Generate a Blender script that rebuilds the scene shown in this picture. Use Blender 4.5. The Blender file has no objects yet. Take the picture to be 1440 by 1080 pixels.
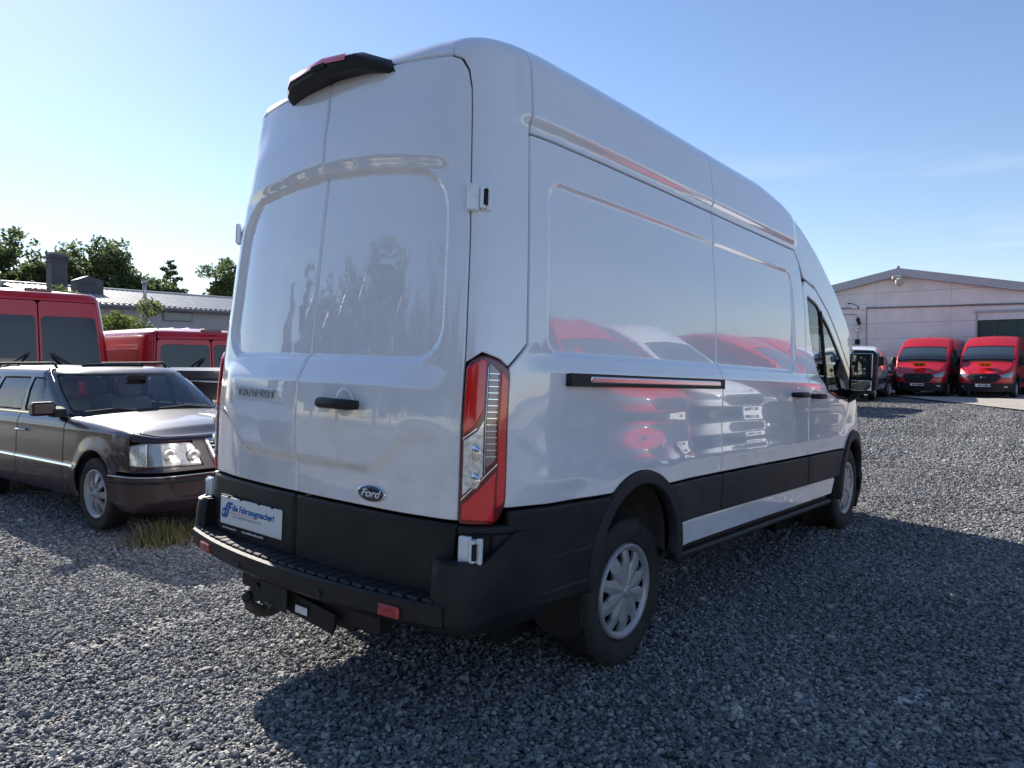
import bpy, math, random
import numpy as np
from mathutils import Vector, Matrix
from mathutils.geometry import delaunay_2d_cdt
rng = np.random.RandomState(7)
random.seed(7)
scene = bpy.context.scene
COL = scene.collection
R = math.radians

# ---------------------------------------------------------------- camera
cam_d = bpy.data.cameras.new('camera')
cam = bpy.data.objects.new('camera', cam_d)
COL.objects.link(cam)
CR = Vector((0.776159, 0.630534, -0.001784)); CU = Vector((-0.016816, 0.023528, 0.999582)); CF = Vector((-0.630313, 0.775805, -0.028865))
CC = Vector((2.7965, -1.86845, 1.45168))
m = Matrix.Identity(4)
for i in range(3):
    m[i][0] = CR[i]; m[i][1] = CU[i]; m[i][2] = -CF[i]; m[i][3] = CC[i]
cam.matrix_world = m
cam_d.sensor_width = 36; cam_d.lens = 1042.05 / 1440 * 36
cam_d.clip_start = 0.05; cam_d.clip_end = 2000
scene.camera = cam

# ---------------------------------------------------------------- sky and sun
SUN_EL, SUN_AZ = 29.0, -75.5          # azimuth from +y towards +x
world = bpy.data.worlds.new('World'); scene.world = world
world.use_nodes = True
wt = world.node_tree; wt.nodes.clear()
def wn(t, **k):
    n = wt.nodes.new(t)
    for a, b in k.items(): setattr(n, a, b)
    return n
out = wn('ShaderNodeOutputWorld'); bg = wn('ShaderNodeBackground')
sky = wn('ShaderNodeTexSky', sky_type='NISHITA', sun_disc=False, sun_elevation=R(SUN_EL), sun_rotation=R(SUN_AZ),
         altitude=100, air_density=1.15, dust_density=0.12, ozone_density=3.2)
SKY_STRENGTH = 0.080
bg.inputs['Strength'].default_value = SKY_STRENGTH
tc = wn('ShaderNodeTexCoord'); mp = wn('ShaderNodeMapping'); mp.inputs['Scale'].default_value = (1.0, 1.0, 7.0)
mp.inputs['Location'].default_value = (0.35, 0.2, 0.0)
nz = wn('ShaderNodeTexNoise'); nz.inputs['Scale'].default_value = 1.7; nz.inputs['Detail'].default_value = 6; nz.inputs['Roughness'].default_value = 0.55
cr = wn('ShaderNodeValToRGB'); cr.color_ramp.elements[0].position = 0.53; cr.color_ramp.elements[1].position = 0.78
sep = wn('ShaderNodeSeparateXYZ')
lo = wn('ShaderNodeMapRange'); lo.inputs[1].default_value = 0.30; lo.inputs[2].default_value = 0.06
mul = wn('ShaderNodeMath', operation='MULTIPLY'); mul2 = wn('ShaderNodeMath', operation='MULTIPLY'); mul2.inputs[1].default_value = 0.75
mix = wn('ShaderNodeMixRGB'); mix.inputs[2].default_value = (7.0, 7.3, 7.7, 1)
L = wt.links.new
L(tc.outputs['Generated'], mp.inputs[0]); L(mp.outputs[0], nz.inputs['Vector']); L(nz.outputs[0], cr.inputs[0])
L(tc.outputs['Generated'], sep.inputs[0]); L(sep.outputs[2], lo.inputs[0]); L(cr.outputs[0], mul.inputs[0]); L(lo.outputs[0], mul.inputs[1])
L(mul.outputs[0], mul2.inputs[0]); L(mul2.outputs[0], mix.inputs[0]); hue = wn('ShaderNodeMixRGB', blend_type='MULTIPLY'); hue.inputs[0].default_value = 1; hue.inputs[2].default_value = (1.02, .975, 1.04, 1); L(sky.outputs[0], hue.inputs[1]); L(hue.outputs[0], mix.inputs[1]); L(mix.outputs[0], bg.inputs[0]); L(bg.outputs[0], out.inputs[0])
sl = bpy.data.lights.new('sun', 'SUN'); sl.energy = 5.0; sl.angle = R(0.53); sl.color = (1.0, 0.93, 0.83)
sun = bpy.data.objects.new('sun', sl); COL.objects.link(sun)
ce = math.cos(R(SUN_EL))
sd = Vector((-math.sin(R(SUN_AZ)) * ce, -math.cos(R(SUN_AZ)) * ce, -math.sin(R(SUN_EL))))
sun.rotation_euler = sd.to_track_quat('-Z', 'Y').to_euler()
sun.location = (-30, 8, 30)
vs = scene.view_settings
vs.view_transform = 'Standard'; vs.look = 'None'; vs.gamma = 1; vs.use_curve_mapping = False
vs.exposure = 1.0
scene.cycles.max_bounces = 8; scene.cycles.transparent_max_bounces = 12
scene.cycles.use_denoising = True
scene.cycles.caustics_reflective = False; scene.cycles.caustics_refractive = False

# ---------------------------------------------------------------- materials
MATS = {}
def mat(name, col=(.5, .5, .5), rough=.5, metal=0., coat=0., spec=.5, noise=0., nscale=8., bump=0., bscale=40., trans=0., ior=1.45, alpha=1., emit=None):
    if name in MATS: return MATS[name]
    m = bpy.data.materials.new(name); m.use_nodes = True; MATS[name] = m
    nt = m.node_tree; b = nt.nodes['Principled BSDF']
    b.inputs['Base Color'].default_value = (*col, 1); b.inputs['Roughness'].default_value = rough
    b.inputs['Metallic'].default_value = metal; b.inputs['Coat Weight'].default_value = coat; b.inputs['Coat Roughness'].default_value = .03
    b.inputs['Specular IOR Level'].default_value = spec
    b.inputs['Transmission Weight'].default_value = trans; b.inputs['IOR'].default_value = ior
    if noise or bump:
        t = nt.nodes.new('ShaderNodeTexCoord')
    if noise:
        n = nt.nodes.new('ShaderNodeTexNoise'); n.inputs['Scale'].default_value = nscale; n.inputs['Detail'].default_value = 5; n.inputs['Roughness'].default_value = .6
        nt.links.new(t.outputs['Object'], n.inputs['Vector'])
        mr = nt.nodes.new('ShaderNodeMapRange'); mr.inputs[1].default_value = .3; mr.inputs[2].default_value = .7; mr.inputs[3].default_value = 1 - noise; mr.inputs[4].default_value = 1 + noise
        nt.links.new(n.outputs[0], mr.inputs[0])
        mx = nt.nodes.new('ShaderNodeVectorMath'); mx.operation = 'SCALE'; mx.inputs[0].default_value = col
        nt.links.new(mr.outputs[0], mx.inputs['Scale']); nt.links.new(mx.outputs[0], b.inputs['Base Color'])
    if bump:
        n2 = nt.nodes.new('ShaderNodeTexNoise'); n2.inputs['Scale'].default_value = bscale; n2.inputs['Detail'].default_value = 4
        nt.links.new(t.outputs['Object'], n2.inputs['Vector'])
        bp = nt.nodes.new('ShaderNodeBump'); bp.inputs['Strength'].default_value = bump; bp.inputs['Distance'].default_value = .01
        nt.links.new(n2.outputs[0], bp.inputs['Height']); nt.links.new(bp.outputs[0], b.inputs['Normal'])
    return m
def glass_mat(name, tint=(.45, .55, .53), refl=1.0):
    m = bpy.data.materials.new(name); m.use_nodes = True; nt = m.node_tree; nt.nodes.clear()
    o = nt.nodes.new('ShaderNodeOutputMaterial'); mx = nt.nodes.new('ShaderNodeMixShader'); t = nt.nodes.new('ShaderNodeBsdfTransparent'); g = nt.nodes.new('ShaderNodeBsdfGlossy')
    f = nt.nodes.new('ShaderNodeFresnel'); f.inputs[0].default_value = 1.6
    ml = nt.nodes.new('ShaderNodeMath'); ml.operation = 'MULTIPLY'; ml.inputs[1].default_value = 1.1 * refl; ml.use_clamp = True
    t.inputs[0].default_value = (*tint, 1); g.inputs['Roughness'].default_value = .01; g.inputs[0].default_value = (.95, .97, 1, 1)
    nt.links.new(f.outputs[0], ml.inputs[0]); nt.links.new(ml.outputs[0], mx.inputs[0]); nt.links.new(t.outputs[0], mx.inputs[1]); nt.links.new(g.outputs[0], mx.inputs[2]); nt.links.new(mx.outputs[0], o.inputs[0])
    MATS[name] = m
    return m
white = mat('white_paint', (.84, .85, .89), .12, coat=1.0)
def glossy_coat(m, ior):
    m.node_tree.nodes['Principled BSDF'].inputs['Coat IOR'].default_value = ior; m.node_tree.nodes['Principled BSDF'].inputs['Coat Roughness'].default_value = .012
def road_film(m, col, clean, z0, z1, amt):
    # dust that clings to the lower panels in streaky patches
    nt = m.node_tree; b = nt.nodes['Principled BSDF']; N = nt.nodes.new; l = nt.links.new
    t = N('ShaderNodeTexCoord'); mp_ = N('ShaderNodeMapping'); mp_.inputs['Scale'].default_value = (3, 1.2, 5); n = N('ShaderNodeTexNoise'); n.inputs['Scale'].default_value = 2.2; n.inputs['Detail'].default_value = 8; n.inputs['Roughness'].default_value = .65
    s = N('ShaderNodeSeparateXYZ'); l(t.outputs['Object'], mp_.inputs[0]); l(mp_.outputs[0], n.inputs['Vector']); l(t.outputs['Object'], s.inputs[0])
    g = N('ShaderNodeMapRange'); g.inputs[1].default_value = z1; g.inputs[2].default_value = z0; g.inputs[3].default_value = .10; g.inputs[4].default_value = 1.0; l(s.outputs[2], g.inputs[0])
    k = N('ShaderNodeMapRange'); k.inputs[1].default_value = .42; k.inputs[2].default_value = .72; k.inputs[4].default_value = amt; l(n.outputs[0], k.inputs[0])
    f = N('ShaderNodeMath'); f.operation = 'MULTIPLY'; l(g.outputs[0], f.inputs[0]); l(k.outputs[0], f.inputs[1])
    x = N('ShaderNodeMixRGB'); x.inputs[1].default_value = (*clean, 1); x.inputs[2].default_value = (*col, 1); l(f.outputs[0], x.inputs[0]); l(x.outputs[0], b.inputs['Base Color'])
    c = N('ShaderNodeMapRange'); c.inputs[3].default_value = 1; c.inputs[4].default_value = .35; l(f.outputs[0], c.inputs[0]); l(c.outputs[0], b.inputs['Coat Weight'])
glossy_coat(white, 1.85); road_film(white, (.42, .40, .38), (.84, .85, .89), .5, 1.5, .45)
red = mat('red_paint', (.50, .006, .016), .35, coat=.7)
plum = mat('plum_metallic', (.018, .004, .011), .35, metal=.0, coat=.65, noise=.08, nscale=3)
greypaint = mat('grey_paint', (.10, .11, .12), .35, metal=.4, coat=1.0)
blackpaint = mat('black_paint', (.012, .013, .016), .3, coat=1.0)
silver = mat('silver_paint', (.45, .46, .48), .3, metal=.6, coat=1.0)
blkpl = mat('black_plastic', (.015, .016, .018), .50, spec=.35, bump=.2, bscale=400, noise=.45, nscale=5)
blkpl2 = mat('grey_black_plastic', (.026, .027, .030), .55, spec=.35, bump=.2, bscale=300, noise=.35, nscale=7)
dark = mat('dark_cavity', (.012, .012, .013), .8)
liner = mat('arch_liner', (.16, .14, .13), .85, noise=.35, nscale=9)
rubber = mat('tyre_rubber', (.024, .023, .023), .8, noise=.5, nscale=9, bump=.25, bscale=90)
alloy = mat('wheel_silver', (.36, .37, .39), .38, metal=.35, noise=.08, nscale=14)
alloy2 = mat('wheel_dark_grey', (.10, .10, .11), .5, metal=.5)  # dark grey metal of wheel discs, bolts and plain hub caps
chrome = mat('chrome', (.8, .8, .82), .08, metal=1)
steel = mat('bare_steel', (.45, .44, .42), .4, metal=.9, noise=.2, nscale=20)
rust = mat('rusty_steel', (.055, .042, .035), .75, noise=.5, nscale=30, bump=.5, bscale=60)
alu = mat('aluminium_rail', (.75, .72, .70), .25, metal=.9)
redlens = mat('red_lens', (.80, .008, .016), .12, coat=1., spec=.8)
redlens2 = mat('dark_red_lens', (.16, .004, .010), .10, coat=1.)
clearlens = mat('clear_lens', (.74, .77, .79), .12, metal=.55, coat=1., noise=.35, nscale=60)
lampgrid = mat('lamp_inner_grid', (.27, .20, .21), .25, metal=.5, coat=1.)
refl = mat('reflector_red', (.35, .02, .02), .25, coat=1.)
amber = mat('amber_lens', (.7, .18, .02), .2, coat=1.)
orange = mat('orange_board', (.85, .22, .03), .6)
mirrorm = mat('mirror_glass', (.85, .88, .9), .01, metal=1)
seatb = mat('beige_seat', (.55, .49, .40), .8)
clearg = glass_mat('clear_glass', (.90, .95, .93), .8)
seatd = mat('dark_seat', (.05, .05, .06), .85)
glass = glass_mat('tinted_glass', (.72, .80, .78))
glassd = glass_mat('dark_glass', (.22, .27, .28))
screenm = mat('van_windscreen', (.045, .060, .066), .06, coat=1.); screenm.node_tree.nodes['Principled BSDF'].inputs['Coat IOR'].default_value = 1.9
headl = mat('headlamp_lens', (.27, .285, .30), .12, metal=.4, coat=1., noise=.2, nscale=10)
platew = mat('plate_white', (.74, .76, .77), .35)
ptext_b = mat('plate_blue', (.01, .13, .42), .5); ptext_l = mat('plate_light_blue', (.30, .55, .72), .5); ptext_g = mat('plate_grey', (.33, .40, .46), .5); ptext_r = mat('plate_red_line', (.6, .08, .08), .5)
ovalb = mat('badge_blue', (.006, .012, .05), .2, coat=1)
bark = mat('bark', (.07, .055, .04), .9, noise=.3, nscale=4, bump=.6, bscale=12)
def leafmat(name, a, b, tr=.35):
    m = bpy.data.materials.new(name); m.use_nodes = True; nt = m.node_tree; p = nt.nodes['Principled BSDF']; MATS[name] = m
    g = nt.nodes.new('ShaderNodeNewGeometry'); r = nt.nodes.new('ShaderNodeValToRGB')
    r.color_ramp.elements[0].color = (*a, 1); r.color_ramp.elements[1].color = (*b, 1)
    nt.links.new(g.outputs['Random Per Island'], r.inputs[0]); nt.links.new(r.outputs[0], p.inputs['Base Color'])
    p.inputs['Roughness'].default_value = .65; p.inputs['Specular IOR Level'].default_value = .3
    tl = nt.nodes.new('ShaderNodeBsdfTranslucent'); mx = nt.nodes.new('ShaderNodeMixShader'); mx.inputs[0].default_value = tr
    nt.links.new(r.outputs[0], tl.inputs[0]); o = [n for n in nt.nodes if n.type == 'OUTPUT_MATERIAL'][0]
    nt.links.new(p.outputs[0], mx.inputs[1]); nt.links.new(tl.outputs[0], mx.inputs[2]); nt.links.new(mx.outputs[0], o.inputs[0])
    return m
leaf1 = leafmat('leaf_dark_green', (.075, .105, .050), (.17, .21, .085), .55)
leaf2 = leafmat('leaf_yellow_green', (.08, .12, .03), (.19, .23, .07), .45)
leaf3 = leafmat('leaf_conifer', (.09, .11, .06), (.17, .19, .09), .55)
leafg = leafmat('weed_blades', (.09, .12, .04), (.28, .24, .12))
straw = leafmat('dry_blades', (.26, .20, .10), (.48, .38, .20))

# ---------------------------------------------------------------- helpers
def tag(o, label=None, cat=None, group=None, kind=None):
    if label: o['label'] = label
    if cat: o['category'] = cat
    if group: o['group'] = group
    if kind: o['kind'] = kind
    return o
def thing(name, label, cat, loc=(0, 0, 0), rz=0., group=None):
    o = bpy.data.objects.new(name, None); COL.objects.link(o); o.empty_display_size = .2
    o.location = loc; o.rotation_euler = (0, 0, rz)
    return tag(o, label, cat, group)
def link(name, me, m=None, parent=None, loc=None, rot=None):
    o = bpy.data.objects.new(name, me); COL.objects.link(o)
    if m is not None:
        me.materials.clear() if len(me.materials) else None
        me.materials.append(m)
    if parent is not None: o.parent = parent
    if loc is not None: o.location = loc
    if rot is not None: o.rotation_euler = rot
    return o
def mk(name, verts, faces, m=None, parent=None, smooth=False, loc=None, rot=None, sharp=None):
    me = bpy.data.meshes.new(name)
    me.from_pydata([tuple(v) for v in verts], [], [tuple(int(i) for i in f) for f in faces]); me.update()
    if smooth:
        me.shade_smooth()
        if sharp: me.set_sharp_from_angle(angle=R(sharp))
    return link(name, me, m, parent, loc, rot)
class MB:
    def __init__(s): s.v = []; s.f = []
    def add(s, v, f):
        n = len(s.v); s.v += [tuple(p) for p in v]; s.f += [tuple(i + n for i in q) for q in f]; return s
    def box(s, c, d, b=0., M=None):
        x, y, z = [q / 2 for q in d]
        if b <= 0:
            v = [(i * x, j * y, k * z) for i in (-1, 1) for j in (-1, 1) for k in (-1, 1)]
            f = [(0, 1, 3, 2), (4, 6, 7, 5), (0, 4, 5, 1), (2, 3, 7, 6), (0, 2, 6, 4), (1, 5, 7, 3)]
        else:
            v = []; idx = {}
            b = min(b, x * .9, y * .9, z * .9)
            for i in (-1, 1):
                for j in (-1, 1):
                    for k in (-1, 1):
                        idx[i, j, k, 0] = len(v); v.append((i * x, j * (y - b), k * (z - b)))
                        idx[i, j, k, 1] = len(v); v.append((i * (x - b), j * y, k * (z - b)))
                        idx[i, j, k, 2] = len(v); v.append((i * (x - b), j * (y - b), k * z))
            f = []
            for i in (-1, 1):
                q = [idx[i, -1, -1, 0], idx[i, 1, -1, 0], idx[i, 1, 1, 0], idx[i, -1, 1, 0]]; f.append(q if i > 0 else q[::-1])
                q = [idx[-1, i, -1, 1], idx[-1, i, 1, 1], idx[1, i, 1, 1], idx[1, i, -1, 1]]; f.append(q if i > 0 else q[::-1])
                q = [idx[-1, -1, i, 2], idx[1, -1, i, 2], idx[1, 1, i, 2], idx[-1, 1, i, 2]]; f.append(q if i > 0 else q[::-1])
            for i in (-1, 1):
                for j in (-1, 1):
                    q = [idx[i, j, -1, 0], idx[i, j, 1, 0], idx[i, j, 1, 1], idx[i, j, -1, 1]]; f.append(q if i * j < 0 else q[::-1])
                    q = [idx[i, -1, j, 0], idx[i, 1, j, 0], idx[i, 1, j, 2], idx[i, -1, j, 2]]; f.append(q if i * j > 0 else q[::-1])
                    q = [idx[-1, i, j, 1], idx[1, i, j, 1], idx[1, i, j, 2], idx[-1, i, j, 2]]; f.append(q if i * j < 0 else q[::-1])
                    for k in (-1, 1):
                        q = [idx[i, j, k, 0], idx[i, j, k, 1], idx[i, j, k, 2]]; f.append(q if i * j * k > 0 else q[::-1])
        if M is not None: v = [tuple(M @ Vector(p)) for p in v]
        return s.add([(p[0] + c[0], p[1] + c[1], p[2] + c[2]) for p in v], f)
    def tube(s, pts, r, n=8, cap=True):
        pts = [Vector(p) for p in pts]; rs = r if isinstance(r, (list, tuple)) else [r] * len(pts)
        base = len(s.v); up = Vector((0, 0, 1))
        for i, p in enumerate(pts):
            t = (pts[min(i + 1, len(pts) - 1)] - pts[max(i - 1, 0)]).normalized()
            a = t.cross(up if abs(t.z) < .95 else Vector((1, 0, 0))).normalized(); b = t.cross(a)
            for k in range(n):
                q = 2 * math.pi * k / n; s.v.append(tuple(p + rs[i] * (math.cos(q) * a + math.sin(q) * b)))
        for i in range(len(pts) - 1):
            for k in range(n):
                a0 = base + i * n + k; a1 = base + i * n + (k + 1) % n
                s.f.append((a0, a0 + n, a1 + n, a1))
        if cap:
            s.f.append(tuple(base + k for k in range(n))); s.f.append(tuple(base + (len(pts) - 1) * n + k for k in reversed(range(n))))
        return s
    def prism(s, poly, axis, a, b):
        """polygon in the two other axes (cyclic order), extruded along axis from a to b"""
        n = len(poly); v = []
        for t in (a, b):
            for (p, q) in poly:
                v.append((t, p, q) if axis == 0 else ((p, t, q) if axis == 1 else (p, q, t)))
        f = [tuple(range(n)), tuple(range(2 * n - 1, n - 1, -1))] + [(i, i + n, (i + 1) % n + n, (i + 1) % n) for i in range(n)]
        return s.add(v, f)
    def build(s, name, m=None, parent=None, smooth=False, loc=None, rot=None, sharp=None, norm=True):
        o = mk(name, s.v, s.f, m, parent, smooth, loc, rot, sharp)
        if norm:
            import bmesh
            bm = bmesh.new(); bm.from_mesh(o.data); bmesh.ops.recalc_face_normals(bm, faces=bm.faces); bm.to_mesh(o.data); bm.free()
        return o
def lathe(prof, n=64, axis='x'):
    """profile [(x, r)] turned about the x axis"""
    v = []; f = []; k = len(prof)
    for i in range(n):
        a = 2 * math.pi * i / n
        for (x, r) in prof: v.append((x, r * math.cos(a), r * math.sin(a)))
    for i in range(n):
        j = (i + 1) % n
        for q in range(k - 1): f.append((i * k + q, i * k + q + 1, j * k + q + 1, j * k + q))
    return v, f
def copy_tree(o, parent=None):
    c = o.copy(); COL.objects.link(c)
    if parent is not None: c.parent = parent
    for ch in list(o.children): copy_tree(ch, c)
    return c
def sstep(x, a, b):
    t = np.clip((x - a) / (b - a), 0, 1); return t * t * (3 - 2 * t)
def rpoly(pts, k=6):
    """closed outline; points (u, v) or (u, v, corner radius)"""
    o = []; n = len(pts)
    for i in range(n):
        p = np.array(pts[i][:2], float); r = pts[i][2] if len(pts[i]) > 2 else 0
        if r <= 0: o.append(p); continue
        a = np.array(pts[i - 1][:2], float) - p; b = np.array(pts[(i + 1) % n][:2], float) - p
        la, lb = np.linalg.norm(a), np.linalg.norm(b); r_ = min(r, la * .49, lb * .49)
        p0 = p + a / la * r_; p2 = p + b / lb * r_
        for t in np.linspace(0, 1, k): o.append((1 - t) ** 2 * p0 + 2 * t * (1 - t) * p + t * t * p2)
    return np.array(o)
def resample(P, d):
    o = []
    for i in range(len(P)):
        a = P[i]; b = P[(i + 1) % len(P)]; l = np.linalg.norm(b - a)
        if l < 1e-6: continue
        n = max(1, int(math.ceil(l / d)))
        for t in range(n): o.append(a + (b - a) * t / n)
    return np.array(o)
def area(P): x, y = P[:, 0], P[:, 1]; return .5 * np.sum(x * np.roll(y, -1) - np.roll(x, -1) * y)
def offs(P, d):
    """offset a CCW polygon inwards by d"""
    a = P - np.roll(P, 1, 0); b = np.roll(P, -1, 0) - P
    na = np.stack([-a[:, 1], a[:, 0]], 1); nb = np.stack([-b[:, 1], b[:, 0]], 1)
    na /= np.linalg.norm(na, axis=1)[:, None] + 1e-12; nb /= np.linalg.norm(nb, axis=1)[:, None] + 1e-12
    m_ = na + nb; l = np.linalg.norm(m_, axis=1)[:, None]; m_ /= l + 1e-9
    c = np.clip(np.sum(m_ * na, 1), .35, 1)[:, None]
    return P + m_ * d / c
def inside(P, q):
    c = np.zeros(len(q), bool); x, y = q[:, 0], q[:, 1]; n = len(P)
    for i in range(n):
        x0, y0 = P[i - 1]; x1, y1 = P[i]
        if y0 == y1: continue
        k = ((y0 > y) != (y1 > y)) & (x < (x1 - x0) * (y - y0) / (y1 - y0) + x0); c ^= k
    return c
def edge_dist(P, q):
    d = np.full(len(q), 1e9)
    for i in range(len(P)):
        a = P[i - 1]; b = P[i]; ab = b - a; t = np.clip(((q - a) @ ab) / (ab @ ab + 1e-12), 0, 1)
        d = np.minimum(d, np.sum((q - a - t[:, None] * ab) ** 2, 1))
    return np.sqrt(d)
def panel(name, Pf, outline, m, parent, holes=(), res=.04, bev=.004, gap=.0025, depth=.02, off=0., back=False):
    """sheet of body metal: the outline in surface coordinates, rolled edges, holes with rolled edges"""
    loops = [np.array(outline, float)] + [np.array(h, float) for h in holes]
    pts = []; edges = []; rings = []
    ds = max(res, .012)
    for li, Lp in enumerate(loops):
        if area(Lp) < 0: Lp = Lp[::-1]
        Lp = resample(Lp, ds)
        sgn = 1 if li == 0 else -1
        e = offs(Lp, sgn * gap); i_ = offs(Lp, sgn * (gap + bev))
        rings.append((e, i_, len(pts), li))
        n0 = len(pts); pts += [p for p in i_]; n = len(i_)
        edges += [(n0 + k, n0 + (k + 1) % n) for k in range(n)]
    bp = np.array(pts)
    lo_, hi_ = bp.min(0), bp.max(0)
    nx = int((hi_[0] - lo_[0]) / res) + 1; ny = int((hi_[1] - lo_[1]) / (res * .9)) + 1
    if nx > 1 and ny > 1:
        gx, gy = np.meshgrid(np.arange(nx), np.arange(ny)); g = np.stack([lo_[0] + (gx + .5 * (gy % 2) + .25) * res, lo_[1] + (gy + .5) * res * .9], -1).reshape(-1, 2)
        k = inside(rings[0][1], g)
        for r_ in rings[1:]: k &= ~inside(r_[1], g)
        g = g[k]
        if len(g):
            # distance test in buckets: only against boundary sample points (dense enough)
            cell = {}
            for p in bp: cell.setdefault((int(p[0] // res), int(p[1] // res)), []).append(p)
            keep = []
            for p in g:
                cx, cy = int(p[0] // res), int(p[1] // res); ok = True
                for dx in (-1, 0, 1):
                    for dy in (-1, 0, 1):
                        for q in cell.get((cx + dx, cy + dy), ()):
                            if (p[0] - q[0]) ** 2 + (p[1] - q[1]) ** 2 < (res * .5) ** 2: ok = False; break
                        if not ok: break
                    if not ok: break
                if ok: keep.append(p)
            pts += keep
    allp = np.array(pts)
    r_ = delaunay_2d_cdt([Vector((float(a), float(b))) for a, b in allp], edges, [], 0, 1e-7)
    V2 = np.array([(p.x, p.y) for p in r_[0]]); T = np.array([tuple(f) for f in r_[2]], int)
    cen = V2[T].mean(1)
    k = inside(rings[0][1], cen)
    for q in rings[1:]: k &= ~inside(q[1], cen)
    T = T[k]
    a_ = V2[T[:, 1]] - V2[T[:, 0]]; b_ = V2[T[:, 2]] - V2[T[:, 0]]; cw = (a_[:, 0] * b_[:, 1] - a_[:, 1] * b_[:, 0]) < 0
    T[cw] = T[cw][:, ::-1]
    def PN(q):
        h = .002
        p = Pf(q[:, 0], q[:, 1], off)
        du = Pf(q[:, 0] + h, q[:, 1], off) - Pf(q[:, 0] - h, q[:, 1], off); dv = Pf(q[:, 0], q[:, 1] + h, off) - Pf(q[:, 0], q[:, 1] - h, off)
        n = np.cross(du, dv); l = np.linalg.norm(n, axis=1)[:, None]; n = n / (l + 1e-12)
        return p, n, du, dv
    P3, N3, _, _ = PN(V2)
    V = [P3]; N = [N3]; F = [tuple(t) for t in T]; base = len(P3)
    for e, i_, n0, li in rings:
        n = len(e); pe, ne, du, dv = PN(e); pi = Pf(i_[:, 0], i_[:, 1], off)
        out_ = pe - pi; out_ /= np.linalg.norm(out_, axis=1)[:, None] + 1e-9
        r1 = pe - ne * bev; r2 = pe - ne * depth
        V += [pi, r1, r2]; N += [PN(i_)[1], out_ * .8 + ne * .6, out_]
        for kk in range(n):
            j = (kk + 1) % n; A = base + kk; B = base + j
            for st in (0, n):
                q = (A + st, A + st + n, B + st + n, B + st)
                F.append(q if li == 0 else q[::-1])
        base += 3 * n
    V = np.concatenate(V); N = np.concatenate(N); N /= np.linalg.norm(N, axis=1)[:, None] + 1e-12
    me = bpy.data.meshes.new(name)
    me.from_pydata(V.tolist(), [], [tuple(int(x) for x in f) for f in F]); me.update(); me.shade_smooth()
    me.normals_split_custom_set_from_vertices(N.tolist())
    return link(name, me, m, parent)
def text_mesh(body, size, shear=0., ext=.0008, align='LEFT', bold=0.):
    c = bpy.data.curves.new('lettering', 'FONT'); c.body = body; c.size = size; c.extrude = ext; c.shear = shear; c.align_x = align; c.offset = bold
    o = bpy.data.objects.new('tmp', c); COL.objects.link(o)
    dg = bpy.context.evaluated_depsgraph_get(); me = bpy.data.meshes.new_from_object(o.evaluated_get(dg))
    bpy.data.objects.remove(o); return me

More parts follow.
